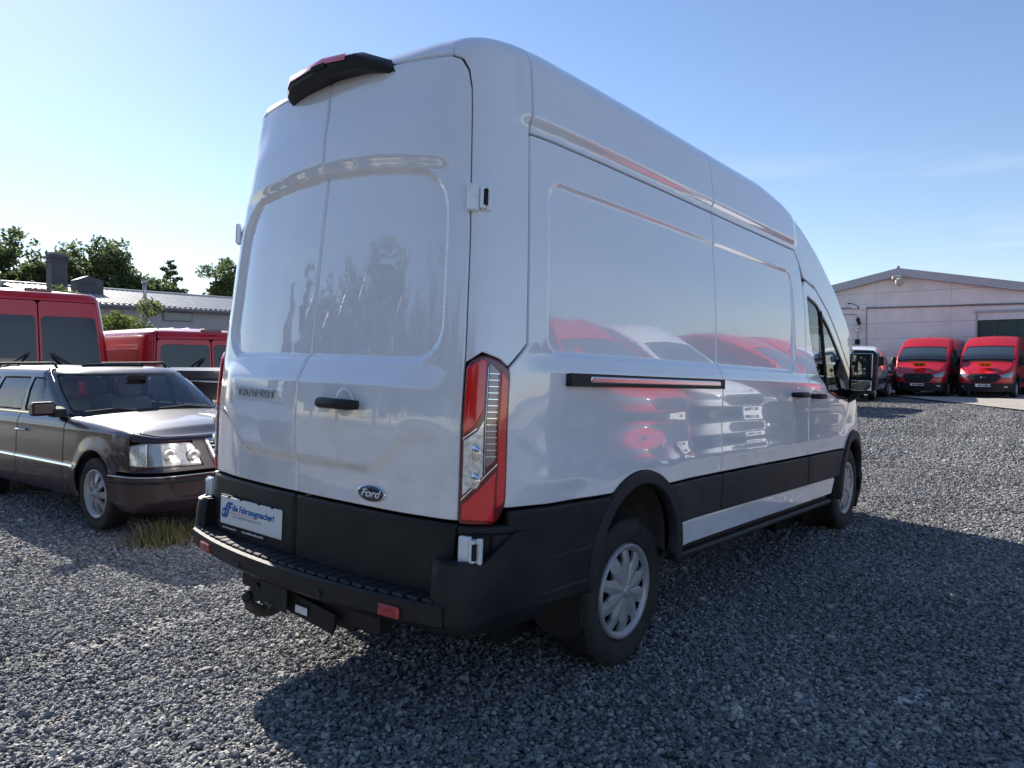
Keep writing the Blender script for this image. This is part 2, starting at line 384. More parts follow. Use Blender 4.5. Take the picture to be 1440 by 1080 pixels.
# ---------------------------------------------------------------- body shell surface
class Shell:
    def __init__(s, plan, T, r, w, ir, if_, yr, yf, disp=None):
        plan = np.array(plan, float); d = np.r_[0, np.cumsum(np.linalg.norm(np.diff(plan, axis=0), axis=1))]
        # centripetal-like cubic through the plan points (finite difference tangents)
        n = len(plan); tg = np.zeros_like(plan)
        for i in range(n):
            a = max(i - 1, 0); b = min(i + 1, n - 1)
            if 0 < i < n - 1:
                d0 = (plan[i] - plan[i - 1]) / (d[i] - d[i - 1]); d1 = (plan[i + 1] - plan[i]) / (d[i + 1] - d[i])
                w0 = d[i + 1] - d[i]; w1 = d[i] - d[i - 1]; tg[i] = (d0 * w0 + d1 * w1) / (w0 + w1)
            else: tg[i] = (plan[b] - plan[a]) / (d[b] - d[a])
        tg[0] = (1, 0) if plan[0][0] == 0 else tg[0]; tg[-1] = (-1, 0)
        u = np.linspace(0, d[-1], 6000); k = np.clip(np.searchsorted(d, u, 'right') - 1, 0, n - 2)
        h = (d[k + 1] - d[k]); t = (u - d[k]) / h; t = t[:, None]; h = h[:, None]
        P = (2 * t ** 3 - 3 * t ** 2 + 1) * plan[k] + (t ** 3 - 2 * t ** 2 + t) * h * tg[k] + (-2 * t ** 3 + 3 * t ** 2) * plan[k + 1] + (t ** 3 - t ** 2) * h * tg[k + 1]
        s.S = np.r_[0, np.cumsum(np.linalg.norm(np.diff(P, axis=0), axis=1))]; s.X = P[:, 0]; s.Y = P[:, 1]; s.L = s.S[-1]
        tn = np.gradient(P, axis=0); 
        for _ in range(2):
            tn = np.stack([np.convolve(np.pad(tn[:, c], 30, 'edge'), np.ones(61) / 61, 'valid') for c in (0, 1)], 1)
        tn /= np.linalg.norm(tn, axis=1)[:, None] + 1e-12
        s.NX = tn[:, 1]; s.NY = -tn[:, 0]
        s.T = np.array(T, float); s.r = np.array(r, float); s.w = np.array(w, float); s.ir = np.array(ir, float); s.if_ = np.array(if_, float)
        s.yr = yr; s.yf = yf; s.disp = disp; s.im = int(np.argmax(s.X))
        s.zT = interp_s(s.T); s.wf = interp_s(s.w); s.irf = interp_s(s.ir); s.iff = interp_s(s.if_)
    def sy(s, y):
        """arc length of the point at distance y along the right side"""
        return np.interp(y, s.Y, s.S)
    def sxr(s, x): return np.sign(x) * np.interp(abs(x), s.X[:s.im], s.S[:s.im])
    def sxf(s, x): return np.interp(-x, -s.X[s.im:], s.S[s.im:])
    def base(s, a):
        A = np.abs(a); A = np.where(A > s.L, 2 * s.L - A, A); sg = np.where(a < 0, -1., 1.)
        return np.interp(A, s.S, s.X) * sg, np.interp(A, s.S, s.Y), np.interp(A, s.S, s.NX) * sg, np.interp(A, s.S, s.NY)
    def vtop(s, Y): return s.zT(Y) - np.interp(Y, s.r[:, 0], s.r[:, 1]) * (1 - 1.3)
    def P(s, a, v, off=0.):
        a = np.asarray(a, float); v = np.asarray(v, float)
        X, Y, nx, ny = s.base(a)
        # beyond the front centre the other side begins
        flip = np.abs(a) > s.L; X = np.where(flip, -X, X); nx = np.where(flip, -nx, nx)
        rr = np.interp(Y, s.r[:, 0], s.r[:, 1]); zs = s.zT(Y) - rr
        th = np.clip((v - zs) / rr, 0, 1.45); over = v > zs
        z = np.where(over, zs + rr * np.sin(th), v); ins = np.where(over, rr * (1 - np.cos(th)), 0)
        x = X * (1 - s.wf(z)); y = Y + s.irf(z) * (1 - sstep(Y, *s.yr)) - s.iff(z) * sstep(Y, *s.yf)
        d = off - ins
        if s.disp is not None: d = d + s.disp(X, Y, z, v) * (1 - np.clip(th, 0, 1))
        return np.stack([x + nx * d, y + ny * d, z], -1)
    def top(s, crown, ys):
        """sheet between the two rims: parameters (a in -1..1, Y)"""
        def f(a, y, off=0.):
            a = np.asarray(a, float); y = np.asarray(y, float)
            sr = np.interp(y, s.Y, s.S); rim = s.P(sr, s.vtop(y), 0.)
            c = crown * sstep(y, ys[0], ys[1]) * (1 - sstep(y, ys[2], ys[3]))
            aa = np.clip(a, -1.2, 1.2)
            return np.stack([rim[..., 0] * a, rim[..., 1], rim[..., 2] + c * (1 - aa ** 2) + off], -1)
        return f
def interp_s(tab):
    """smooth interpolation of a table (local cubic)"""
    x = tab[:, 0]; y = tab[:, 1]; xx = np.linspace(x[0], x[-1], 1500); yy = np.interp(xx, x, y)
    k = max(3, int(1500 * min(.12, (x[-1] - x[0]) * .05) / (x[-1] - x[0]))) | 1
    h = k // 2
    yy = np.convolve(np.pad(yy, h, 'edge'), np.ones(k) / k, 'valid'); yy = np.convolve(np.pad(yy, h, 'edge'), np.ones(k) / k, 'valid')
    return lambda q: np.interp(q, xx, yy)

letterm = mat('satin_letters', (.42, .43, .46), .25, metal=.7)

# ---------------------------------------------------------------- panel vans
PLAN = [(0, .05), (.4, .06), (.7, .085), (.84, .115), (.93, .178), (.985, .275), (1.01, .42), (1.022, .7), (1.03, 1.2), (1.03, 2.6), (1.03, 4.0), (1.022, 4.6), (1.0, 5.1), (.95, 5.45), (.84, 5.72), (.65, 5.87), (.35, 5.95), (0, 5.98)]
WT = [(.2, .03), (.5, .004), (.8, 0), (1.1, .002), (1.4, .012), (1.9, .048), (2.15, .08), (2.4, .112), (2.63, .15), (2.8, .18)]
IR = [(.2, 0), (1.2, 0), (1.5, .022), (1.97, .055), (2.6, .11), (2.8, .12)]
IF = [(.2, .04), (.5, 0), (.72, 0), (.95, .05), (1.1, .15), (1.3, .35), (1.6, .7)]
T3 = [(0, 2.75), (.5, 2.765), (3.0, 2.77), (3.4, 2.73), (3.8, 2.61), (4.1, 2.46), (4.5, 2.21), (5.0, 1.80), (5.3, 1.50), (5.42, 1.40), (5.6, 1.30), (5.8, 1.16), (5.98, 1.00)]
T2 = [(0, 2.47), (.5, 2.49), (3.2, 2.50), (3.7, 2.46), (4.0, 2.36), (4.3, 2.19), (4.6, 1.99), (5.0, 1.70), (5.3, 1.47), (5.42, 1.39), (5.6, 1.29), (5.8, 1.16), (5.98, 1.00)]
T1 = [(0, 2.02), (.5, 2.04), (3.2, 2.06), (3.8, 2.05), (4.2, 1.98), (4.5, 1.85), (5.0, 1.60), (5.3, 1.44), (5.42, 1.38), (5.6, 1.29), (5.8, 1.16), (5.98, 1.00)]
RR = [(0, .13), (3.4, .13), (4.2, .09), (4.8, .06), (5.98, .05)]
AR = (1.18, .52); AF = (4.96, .54)
def gauss(z, c, w): return np.exp(-((z - c) / w) ** 2)
def sdbox(x, z, hx, zc, hz, rc):
    qx = np.abs(x) - hx + rc; qz = np.abs(z - zc) - hz + rc
    return np.hypot(np.maximum(qx, 0), np.maximum(qz, 0)) + np.minimum(np.maximum(qx, qz), 0) - rc
def disp_van(X, Y, z, v):
    ax = np.abs(X); rear = (1 - sstep(Y, .12, .19)) * (Y < 1)
    zt = 2.235 - .07 * (ax / .76) ** 2
    zc = (zt + 1.40) / 2; hz = (zt - 1.40) / 2
    sdv = sdbox(ax, z, .775, zc, hz, .16)
    d = -.024 * (1 - sstep(sdv, -.024, .002)) * rear
    d = d + .016 * sstep(z, zt - .01, zt + .06) * (1 - sstep(z, 2.36, 2.56)) * rear * (1 - sstep(ax, .70, .84))
    m1 = (1 - sstep(ax, .62 - .1 * sstep(z, 1.2, 1.0), .84))
    d = d + .034 * (1 - sstep(z, 1.30, 1.405)) * rear * m1
    zb = .985 + .16 * sstep(ax, .42, .72)
    d = d - .026 * (1 - sstep(z, zb - .045, zb + .01)) * rear * m1
    side = sstep(Y, .30, .50)
    d = d + .022 * sstep(z, 2.368, 2.425) * sstep(Y, .27, .33) * (1 - sstep(Y, 3.50, 3.62))
    sdp = sdbox(Y - 1.94, z, 1.485, 1.815, .365, .10)
    d = d - (.021 - .011 * np.clip((z - 1.45) / .72, 0, 1)) * (1 - sstep(sdp, -.022, 0)) * side
    f = side * (1 - sstep(Y, 4.4, 4.9))
    d = d + .018 * (1 - sstep(z, 1.385, 1.46)) * f
    d = d - .005 * gauss(z, 1.15, .085) * f + .006 * gauss(z, .955, .045) * f * (1 - gauss(Y, 1.18, .45))
    for c in (AR, AF):
        rad = np.hypot(Y - c[0], z - c[1]); d = d + .014 * (1 - sstep(rad, .43, .66)) * sstep(Y, .4, .6) * (z > .4)
    return d
def arc(c, r, a0, a1, n=18): return [(c[0] + r * math.cos(R(a)), c[1] + r * math.sin(R(a))) for a in np.linspace(a0, a1, n)]

def make_wheel(parent, loc, side, r=.352, w=.235, rim=.215, style='star', name='wheel', hero=False, cheap=False):
    """axis along x, outer face towards side*x"""
    n = 32 if cheap else 96
    h = w / 2; g = .007; hw = bpy.data.objects.new(name, None)
    # tyre: tread with grooves, shoulders, sidewall
    k = rim + .012
    prof = [(-h * .80, k), (-h, r * .80), (-h * .97, r * .93), (-h * .84, r * .985)]
    gw = .006
    for gx in (-.045, -.015, .015, .045):
        sc = w / .235; gx *= sc
        prof += [(gx - gw, r), (gx - gw + .001, r - g), (gx + gw - .001, r - g), (gx + gw, r)]
    prof += [(h * .84, r * .985), (h * .93, r * .965), (h * .98, r * .93), (h * 1.0, r * .87), (h * .995, r * .80), (h * .97, r * .78), (h * .965, r * .70), (h * .90, k + .008), (h * .80, k)]
    v, f = lathe([(x * side, q) for x, q in prof], n)
    if side < 0: f = [q[::-1] for q in f]
    ty = mk('tyre', v, [q[::-1] for q in f], rubber, None, True, sharp=35)
    # lateral tread blocks
    o = link(name, ty.data, rubber, parent, loc); bpy.data.objects.remove(ty)
    tag(o, None)
    if hero:
        b = MB()
        for i in range(72):
            a = 2 * math.pi * i / 72
            for gx in (-.088, .088):
                M = Matrix.Rotation(a, 3, 'X')
                c = M @ Vector((gx * w / .235, 0, r * .992)); b.box(c, (.036, .019, .012), .002, M)
        b.build('tread_blocks', rubber, o)['kind'] = 'stuff'
    fx = h * .80 * side
    if style == 'star':
        prof = [(fx, rim + .014), (fx + .022 * side, rim + .012), (fx + .026 * side, rim + .002), (fx + .016 * side, rim - .014), (fx + .004 * side, rim - .022)]
        v, f = lathe(prof, n); mk('rim_ring', v, f if side > 0 else [q[::-1] for q in f], alloy, o, True)
        v, f = lathe([(fx - .03 * side, rim + .01), (fx - .03 * side, .0)], 32 if cheap else 48); mk('wheel_disc', v, f, alloy2 if not cheap else dark, o, True)
        b = MB(); ro = rim - .012; nn = 10
        # star cover: ten tapering arms joined in a raised centre
        for k_ in range(nn):
            a = 2 * math.pi * k_ / nn; da = math.pi / nn
            def pt(rr, an, x): return (x, rr * math.sin(an), rr * math.cos(an))
            x0 = fx + .004 * side; x1 = fx + .016 * side; xc = fx + .026 * side
            w0 = .20 if k_ % 2 else .15
            p = [pt(0, 0, xc), pt(.128, a - da, x1 - .003 * side), pt(.158, a - w0 * 1.15, x1), pt(ro, a - w0 * .9, x0), pt(ro, a + w0 * .9, x0), pt(.158, a + w0 * 1.15, x1), pt(.128, a + da, x1 - .003 * side), pt(.13, a, x1 + .008 * side), pt(ro, a, x0 + .006 * side)]
            dd = .014 * side
            q = [(t[0] - dd, t[1], t[2]) for t in p]
            fs = [(0, 1, 2, 7), (2, 3, 8, 7), (7, 8, 4, 5), (0, 7, 5, 6)]
            wl = [(1, 10, 11, 2), (2, 11, 12, 3), (4, 13, 14, 5), (5, 14, 15, 6)]
            b.add(p + q, fs + wl)
        b.build('wheel_cover', alloy, o)
        b = MB(); v, f = lathe([(fx + .018 * side, .034), (fx + .030 * side, .030), (fx + .033 * side, .022), (fx + .033 * side, 0)], 24); b.add(v, f); b.build('hub_cap', alloy, o, True)
    else:
        prof = [(fx, rim + .014), (fx + .02 * side, rim + .012), (fx + .02 * side, rim), (fx - .02 * side, rim - .02), (fx - .03 * side, rim - .03)]
        v, f = lathe(prof, n); mk('rim_ring', v, f if side > 0 else [q[::-1] for q in f], alloy, o, True)
        v, f = lathe([(fx - .05 * side, rim + .01), (fx - .05 * side, .0)], 32); mk('wheel_disc', v, f, dark, o, True)
        b = MB(); ns = 8 if style == 'merc' else 5
        for k_ in range(ns):
            a = 2 * math.pi * k_ / ns; wa = .24 if style == 'merc' else .20
            def pt(rr, an, x): return (x, rr * math.sin(an), rr * math.cos(an))
            x1 = fx + .008 * side; x0 = fx - .012 * side
            p = [pt(.045, a - math.pi / ns, x1), pt(.10, a - wa, x1 + .004 * side), pt(rim - .015, a - wa * .85, x0), pt(rim - .015, a + wa * .85, x0), pt(.10, a + wa, x1 + .004 * side), pt(.045, a + math.pi / ns, x1), pt(0, 0, x1)]
            q = [(t[0] - .02 * side, t[1], t[2]) for t in p]
            b.add(p + q, [(6, 0, 1, 4, 5), (1, 2, 3, 4), (0, 7, 8, 1), (1, 8, 9, 2), (3, 10, 11, 4), (4, 11, 12, 5)])
        b.build('spokes', alloy, o)
        v, f = lathe([(fx + .004 * side, .036), (fx + .018 * side, .034), (fx + .02 * side, 0)], 20); mk('hub_cap', v, f, alloy if style == 'merc' else alloy2, o, True)
        b = MB()
        for k_ in range(5):
            a = 2 * math.pi * k_ / 5; c = (fx + .006 * side, .058 * math.sin(a), .058 * math.cos(a)); b.box(c, (.012, .016, .016), .003)
        b.build('wheel_bolts', alloy2, o)
    return o

def van_common(root, sh, paint, H, res, hero=False, windows=False):
    """front end, glazing and mouldings shared by every van"""
    O = [-root_off[0], -root_off[1], -root_off[2]] if False else None
    P = sh.P
    for sg in (1, -1):
        SV = lambda pts: np.array([(sg * float(sh.sy(p[0])), p[1]) for p in resample(np.array([q[:2] for q in pts], float), .12)])
        # front wing, door, pillar
        rs = res
        wing = [(4.575, .86), (4.63, .86)] + arc(AF, .46, 136, 38, 14) + [(5.42, .78), (5.43, .92)] + [(y, float(sh.vtop(y))) for y in np.linspace(5.43, 5.20, 7)] + [(5.08, 1.37), (4.82, 1.24), (4.66, 1.06)]
        panel('front_wing', P, SV(wing), paint, root, res=rs)
        # wheel arch mouldings
        for c, r0, r1 in ((AR, .365, .425), (AF, .385, .455)):
            ring = arc(c, r1, -6 if c is AR else 0, 190 if c is AR else 192, 26) + arc(c, r0, 190 if c is AR else 192, -6 if c is AR else 0, 26)
            panel('arch_moulding', P, np.array([(sg * float(sh.sy(p[0])), p[1]) for p in ring]), blkpl2, root, res=max(rs, .03), off=.016 + .004, bev=.006, gap=0, depth=.05)
            # inner arch
            v = []; f = []; n = 20
            for i in range(n + 1):
                a = math.pi * (-.08 + 1.16 * i / n)
                for xx in (.99, .90, .55): v.append((sg * xx, c[0] + (r1 + .0) * math.cos(a) * (1 if xx < .95 else .93), c[1] + (r1 + .0) * math.sin(a) * (1 if xx < .95 else .93)))
            for i in range(n):
                for q in (0, 1): f.append((i * 3 + q, i * 3 + q + 1, i * 3 + q + 4, i * 3 + q + 3))
            mk('arch_liner', v, f, liner if c is AR else dark, root, True)
            b = MB(); b.box((sg * .54, c[0], c[1] + .0), (.02, r1 * 2, r1 * 2)); b.build('arch_wall', dark, root)
    # roof, windscreen, bonnet
    top = sh.top(.045, (.1, .7, 5.7, 5.97))
    y1 = {3: 4.05, 2: 4.50, 1: 4.42}[H]
    panel('roof', top, rpoly([(-1.0, .12, .05), (1.0, .12, .05), (1.0, y1 - .02), (-1.0, y1 - .02)]), paint, root, res=max(res * 2, .1), bev=.002, gap=0)
    panel('windscreen', top, rpoly([(-.90, y1 + .03, .1), (.90, y1 + .03, .1), (.96, 5.22, .1), (-.96, 5.22, .1)]), glass if hero else screenm, root, res=max(res * 2, .1), off=.003, bev=.003)
    for sg in (1, -1):
        q = [(.905, y1), (1.0, y1), (1.0, 5.43), (.975, 5.43), (.965, 5.3)]
        panel('windscreen_pillar', top, [(a * sg, b) for a, b in q][::sg], paint, root, res=.1, gap=0, bev=.002)
    panel('scuttle', top, [(-.965, 5.235), (.965, 5.235), (1, 5.35), (-1, 5.35)], blkpl, root, res=.1, off=-.004)
    panel('bonnet', top, [(-.97, 5.36), (.97, 5.36), (.985, 5.6), (.985, 5.90), (.96, 5.96), (-.96, 5.96), (-.985, 5.90), (-.985, 5.6)], paint, root, res=.06, off=.002)
    # front fascia in surface coordinates around the nose
    X = lambda x, z: (float(sh.sxf(abs(x))) if x >= 0 else 2 * sh.L - float(sh.sxf(abs(x))), z)
    yv = lambda y: float(sh.sy(y))
    s0 = yv(5.43); s1 = 2 * sh.L - s0
    ft = [(s_, float(sh.vtop(float(np.interp(min(s_, 2 * sh.L - s_), sh.S, sh.Y))))) for s_ in np.linspace(s1, s0, 50)]
    panel('front_panel', P, [(s0, .60), (s1, .60)] + ft, paint, root, res=.05)
    panel('front_bumper', P, rpoly([(s0 - .02, .26, .05), (s1 + .02, .26, .05), (s1 + .03, .60), (s0 - .03, .60)]), blkpl, root, res=.07, off=.03, depth=.06)
    g = panel('grille', P, rpoly([X(.42, .62)+(.06,), X(-.42, .62)+(.06,), X(-.58, .84)+(.06,), X(-.47, .975)+(.05,), X(.47, .975)+(.05,), X(.58, .84)+(.06,)][::1]), blkpl, root, res=.05, off=.015, depth=.05)
    for zz in (.72, .80, .88):
        panel('grille_bar', P, [X(.44, zz), X(-.44, zz), X(-.44, zz + .03), X(.44, zz + .03)], blkpl2, g, res=.2, off=.035, bev=.006)
    for sg in (1, -1):
        A = (lambda x, z: X(x * sg, z))
        pts = [A(.50, .92), A(.62, .82)] + [(yv(5.62) if sg > 0 else 2 * sh.L - yv(5.62), .84), (yv(5.42) if sg > 0 else 2 * sh.L - yv(5.42), 1.02), (yv(5.46) if sg > 0 else 2 * sh.L - yv(5.46), 1.10), (yv(5.75) if sg > 0 else 2 * sh.L - yv(5.75), 1.03)]
        panel('headlight', P, rpoly([p + (.03,) for p in pts]), headl, root, res=.04, off=.008)
        panel('fog_light', P, rpoly([A(.66, .42) + (.02,), A(.78, .42) + (.02,), A(.78, .50) + (.02,), A(.66, .50) + (.02,)]), headl, root, res=.05, off=.036)
    pl = MB().box((0, 6.035, .52), (.52, .012, .11), .003).build('number_plate', platew, root)
    MB().box((-.24, 6.0425, .52), (.035, .004, .10)).build('blue_band', ptext_b, pl)
    b = MB()   # characters too small to read in the photograph: plain dark strokes
    for q, wq in ((.17, .035), (.125, .035), (.06, .03), (.0, .035), (-.045, .035), (-.09, .035), (-.135, .035)): b.box((q - .03, 6.043, .52), (wq, .002, .065))
    b.build('plate_characters', dark, pl)
    v, f = lathe([(0, .05), (.012, .05), (.016, .035), (.018, 0)], 24)
    mk('badge', [(y * 1.9, x, z) for x, y, z in v], f, chrome if hero else ovalb, root, True, loc=(0, 5.985, .83))
    mb = MB().box((0, 0, 0), (.22, .012, .085), .004).build('badge_rim', chrome, root, loc=(0, 5.99, .83)); bpy.data.objects.remove(mb)

def van_mirror(root, sg, z=1.50, y=4.72, x=1.14):
    b = MB()
    b.box((sg * x, y, z + .005), (.21, .12, .35), .035)
    h = b.build('door_mirror', blkpl, root, True, sharp=40)
    # outward glass frame facing back
    MB().box((sg * x, y - .062, z + .055), (.165, .012, .20), .004, Matrix.Rotation(R(2.0), 3, 'X') @ Matrix.Rotation(R(-3 * sg), 3, 'Z')).build('mirror_glass', mirrorm, h)
    MB().box((sg * x, y - .062, z - .112), (.165, .012, .085), .004, Matrix.Rotation(R(5.0), 3, 'X') @ Matrix.Rotation(R(-6 * sg), 3, 'Z')).build('blind_spot_glass', mirrorm, h)
    MB().tube([(sg * .98, y + .10, z - .22), (sg * 1.06, y + .06, z - .18), (sg * (x - .02), y, z - .12)], [.055, .05, .045], 10).build('mirror_arm', blkpl, h, True)
    b = MB(); b.prism([(y - .42, z - .20), (y - .12, z - .25), (y + .26, z - .20), (y + .24, z - .14), (y + .06, z - .06), (y - .16, z + .10)], 0, sg * .965, sg * 1.0)
    b.build('mirror_base', blkpl, root)
    return h

def simple_interior(root, seat, ys, zb, wid=.5, beige=False):
    for yy in ys:
        for sg in (1, -1):
            b = MB(); b.box((sg * wid * .8, yy, zb + .02), (.46, .5, .16), .05); b.box((sg * wid * .8, yy - .26, zb + .32), (.44, .12, .56), .05, Matrix.Rotation(R(12), 3, 'X')); b.box((sg * wid * .8, yy - .34, zb + .70), (.24, .10, .20), .04, Matrix.Rotation(R(12), 3, 'X'))
            b.build('seat', seat, root, True, sharp=50)

def ladder_lamp(sh, root, sg, P, hero):
    """tall rear lamp wrapped round the corner"""
    s0 = float(sh.sxr(.868)); s1 = float(sh.sy(.262)); q = lambda t, z: (sg * (s0 + (s1 - s0) * t), z)
    out_ = [q(-.02, .80) + (.02,), q(.80, .80) + (.03,), q(1.03, .87) + (.05,), q(1.03, 1.385) + (.02,), q(.78, 1.425) + (.03,), q(.38, 1.45) + (.03,), q(.02, 1.41) + (.03,)]
    lamp = panel('tail_lamp', P, rpoly(out_[::sg]), redlens2, root, res=.03, off=.010, depth=.06, bev=.008)
    if not hero:
        panel('clear_lens', P, [q(.05, .95), q(.6, 1.05), q(.6, 1.22), q(.05, 1.12)][::sg], clearlens, lamp, res=.1, off=.014)
        return lamp
    panel('red_lens', P, [q(.04, 1.135), q(.30, 1.175), q(.47, 1.235), q(.47, 1.425), q(.36, 1.43), q(.05, 1.395)][::sg], redlens, lamp, res=.03, off=.016, bev=.004)
    panel('clear_lens', P, [q(.05, .905), q(.485, .985), q(.485, 1.215), q(.33, 1.16), q(.05, 1.12)][::sg], clearlens, lamp, res=.03, off=.016, bev=.004)
    panel('ribbed_lens', P, [q(.50, 1.01), q(.74, 1.045), q(.74, 1.385), q(.50, 1.425)][::sg], lampgrid, lamp, res=.03, off=.014, bev=.003)
    panel('red_lens', P, [q(.05, .82), q(.74, .815), q(.76, 1.01), q(.56, .97), q(.05, .875)][::sg], redlens, lamp, res=.03, off=.016, bev=.004)
    panel('side_lens', P, [q(.77, .86), q(.97, .89), q(.97, 1.35), q(.77, 1.395)][::sg], redlens, lamp, res=.03, off=.015, bev=.004)
    for z in np.arange(1.06, 1.38, .024):
        panel('lens_rib', P, [q(.515, z), q(.73, z), q(.73, z + .004), q(.515, z + .004)][::sg], chrome, lamp, res=.2, off=.0175, bev=.0008, gap=0, depth=.004)
    for a, b_ in ((q(.05, .893), q(.76, 1.030)),):
        panel('lens_trim', P, [a, b_, (b_[0], b_[1] + .008), (a[0], a[1] + .008)][::sg], chrome, lamp, res=.2, off=.02, bev=.001, gap=0, depth=.008)
    panel('lens_trim', P, [q(.05, 1.122), q(.33, 1.163), q(.33, 1.170), q(.05, 1.130)][::sg], chrome, lamp, res=.2, off=.02, bev=.001, gap=0, depth=.008)
    panel('lens_trim', P, [q(.49, 1.0), q(.505, 1.0), q(.505, 1.40), q(.49, 1.40)][::sg], clearlens, lamp, res=.2, off=.018, bev=.001, gap=0, depth=.006)
    # bulb reflectors behind the clear lens
    for z in (.97, 1.075):
        c = P(np.array([q(.30, z)[0]]), np.array([z]), .018)[0]
        v, f = lathe([(0, .032), (.006, .028), (.004, .012), (.01, 0)], 20)
        mk('bulb_reflector', [(y * .9, -x, zz) for x, y, zz in v], f, chrome, lamp, True, loc=tuple(c))
    return lamp

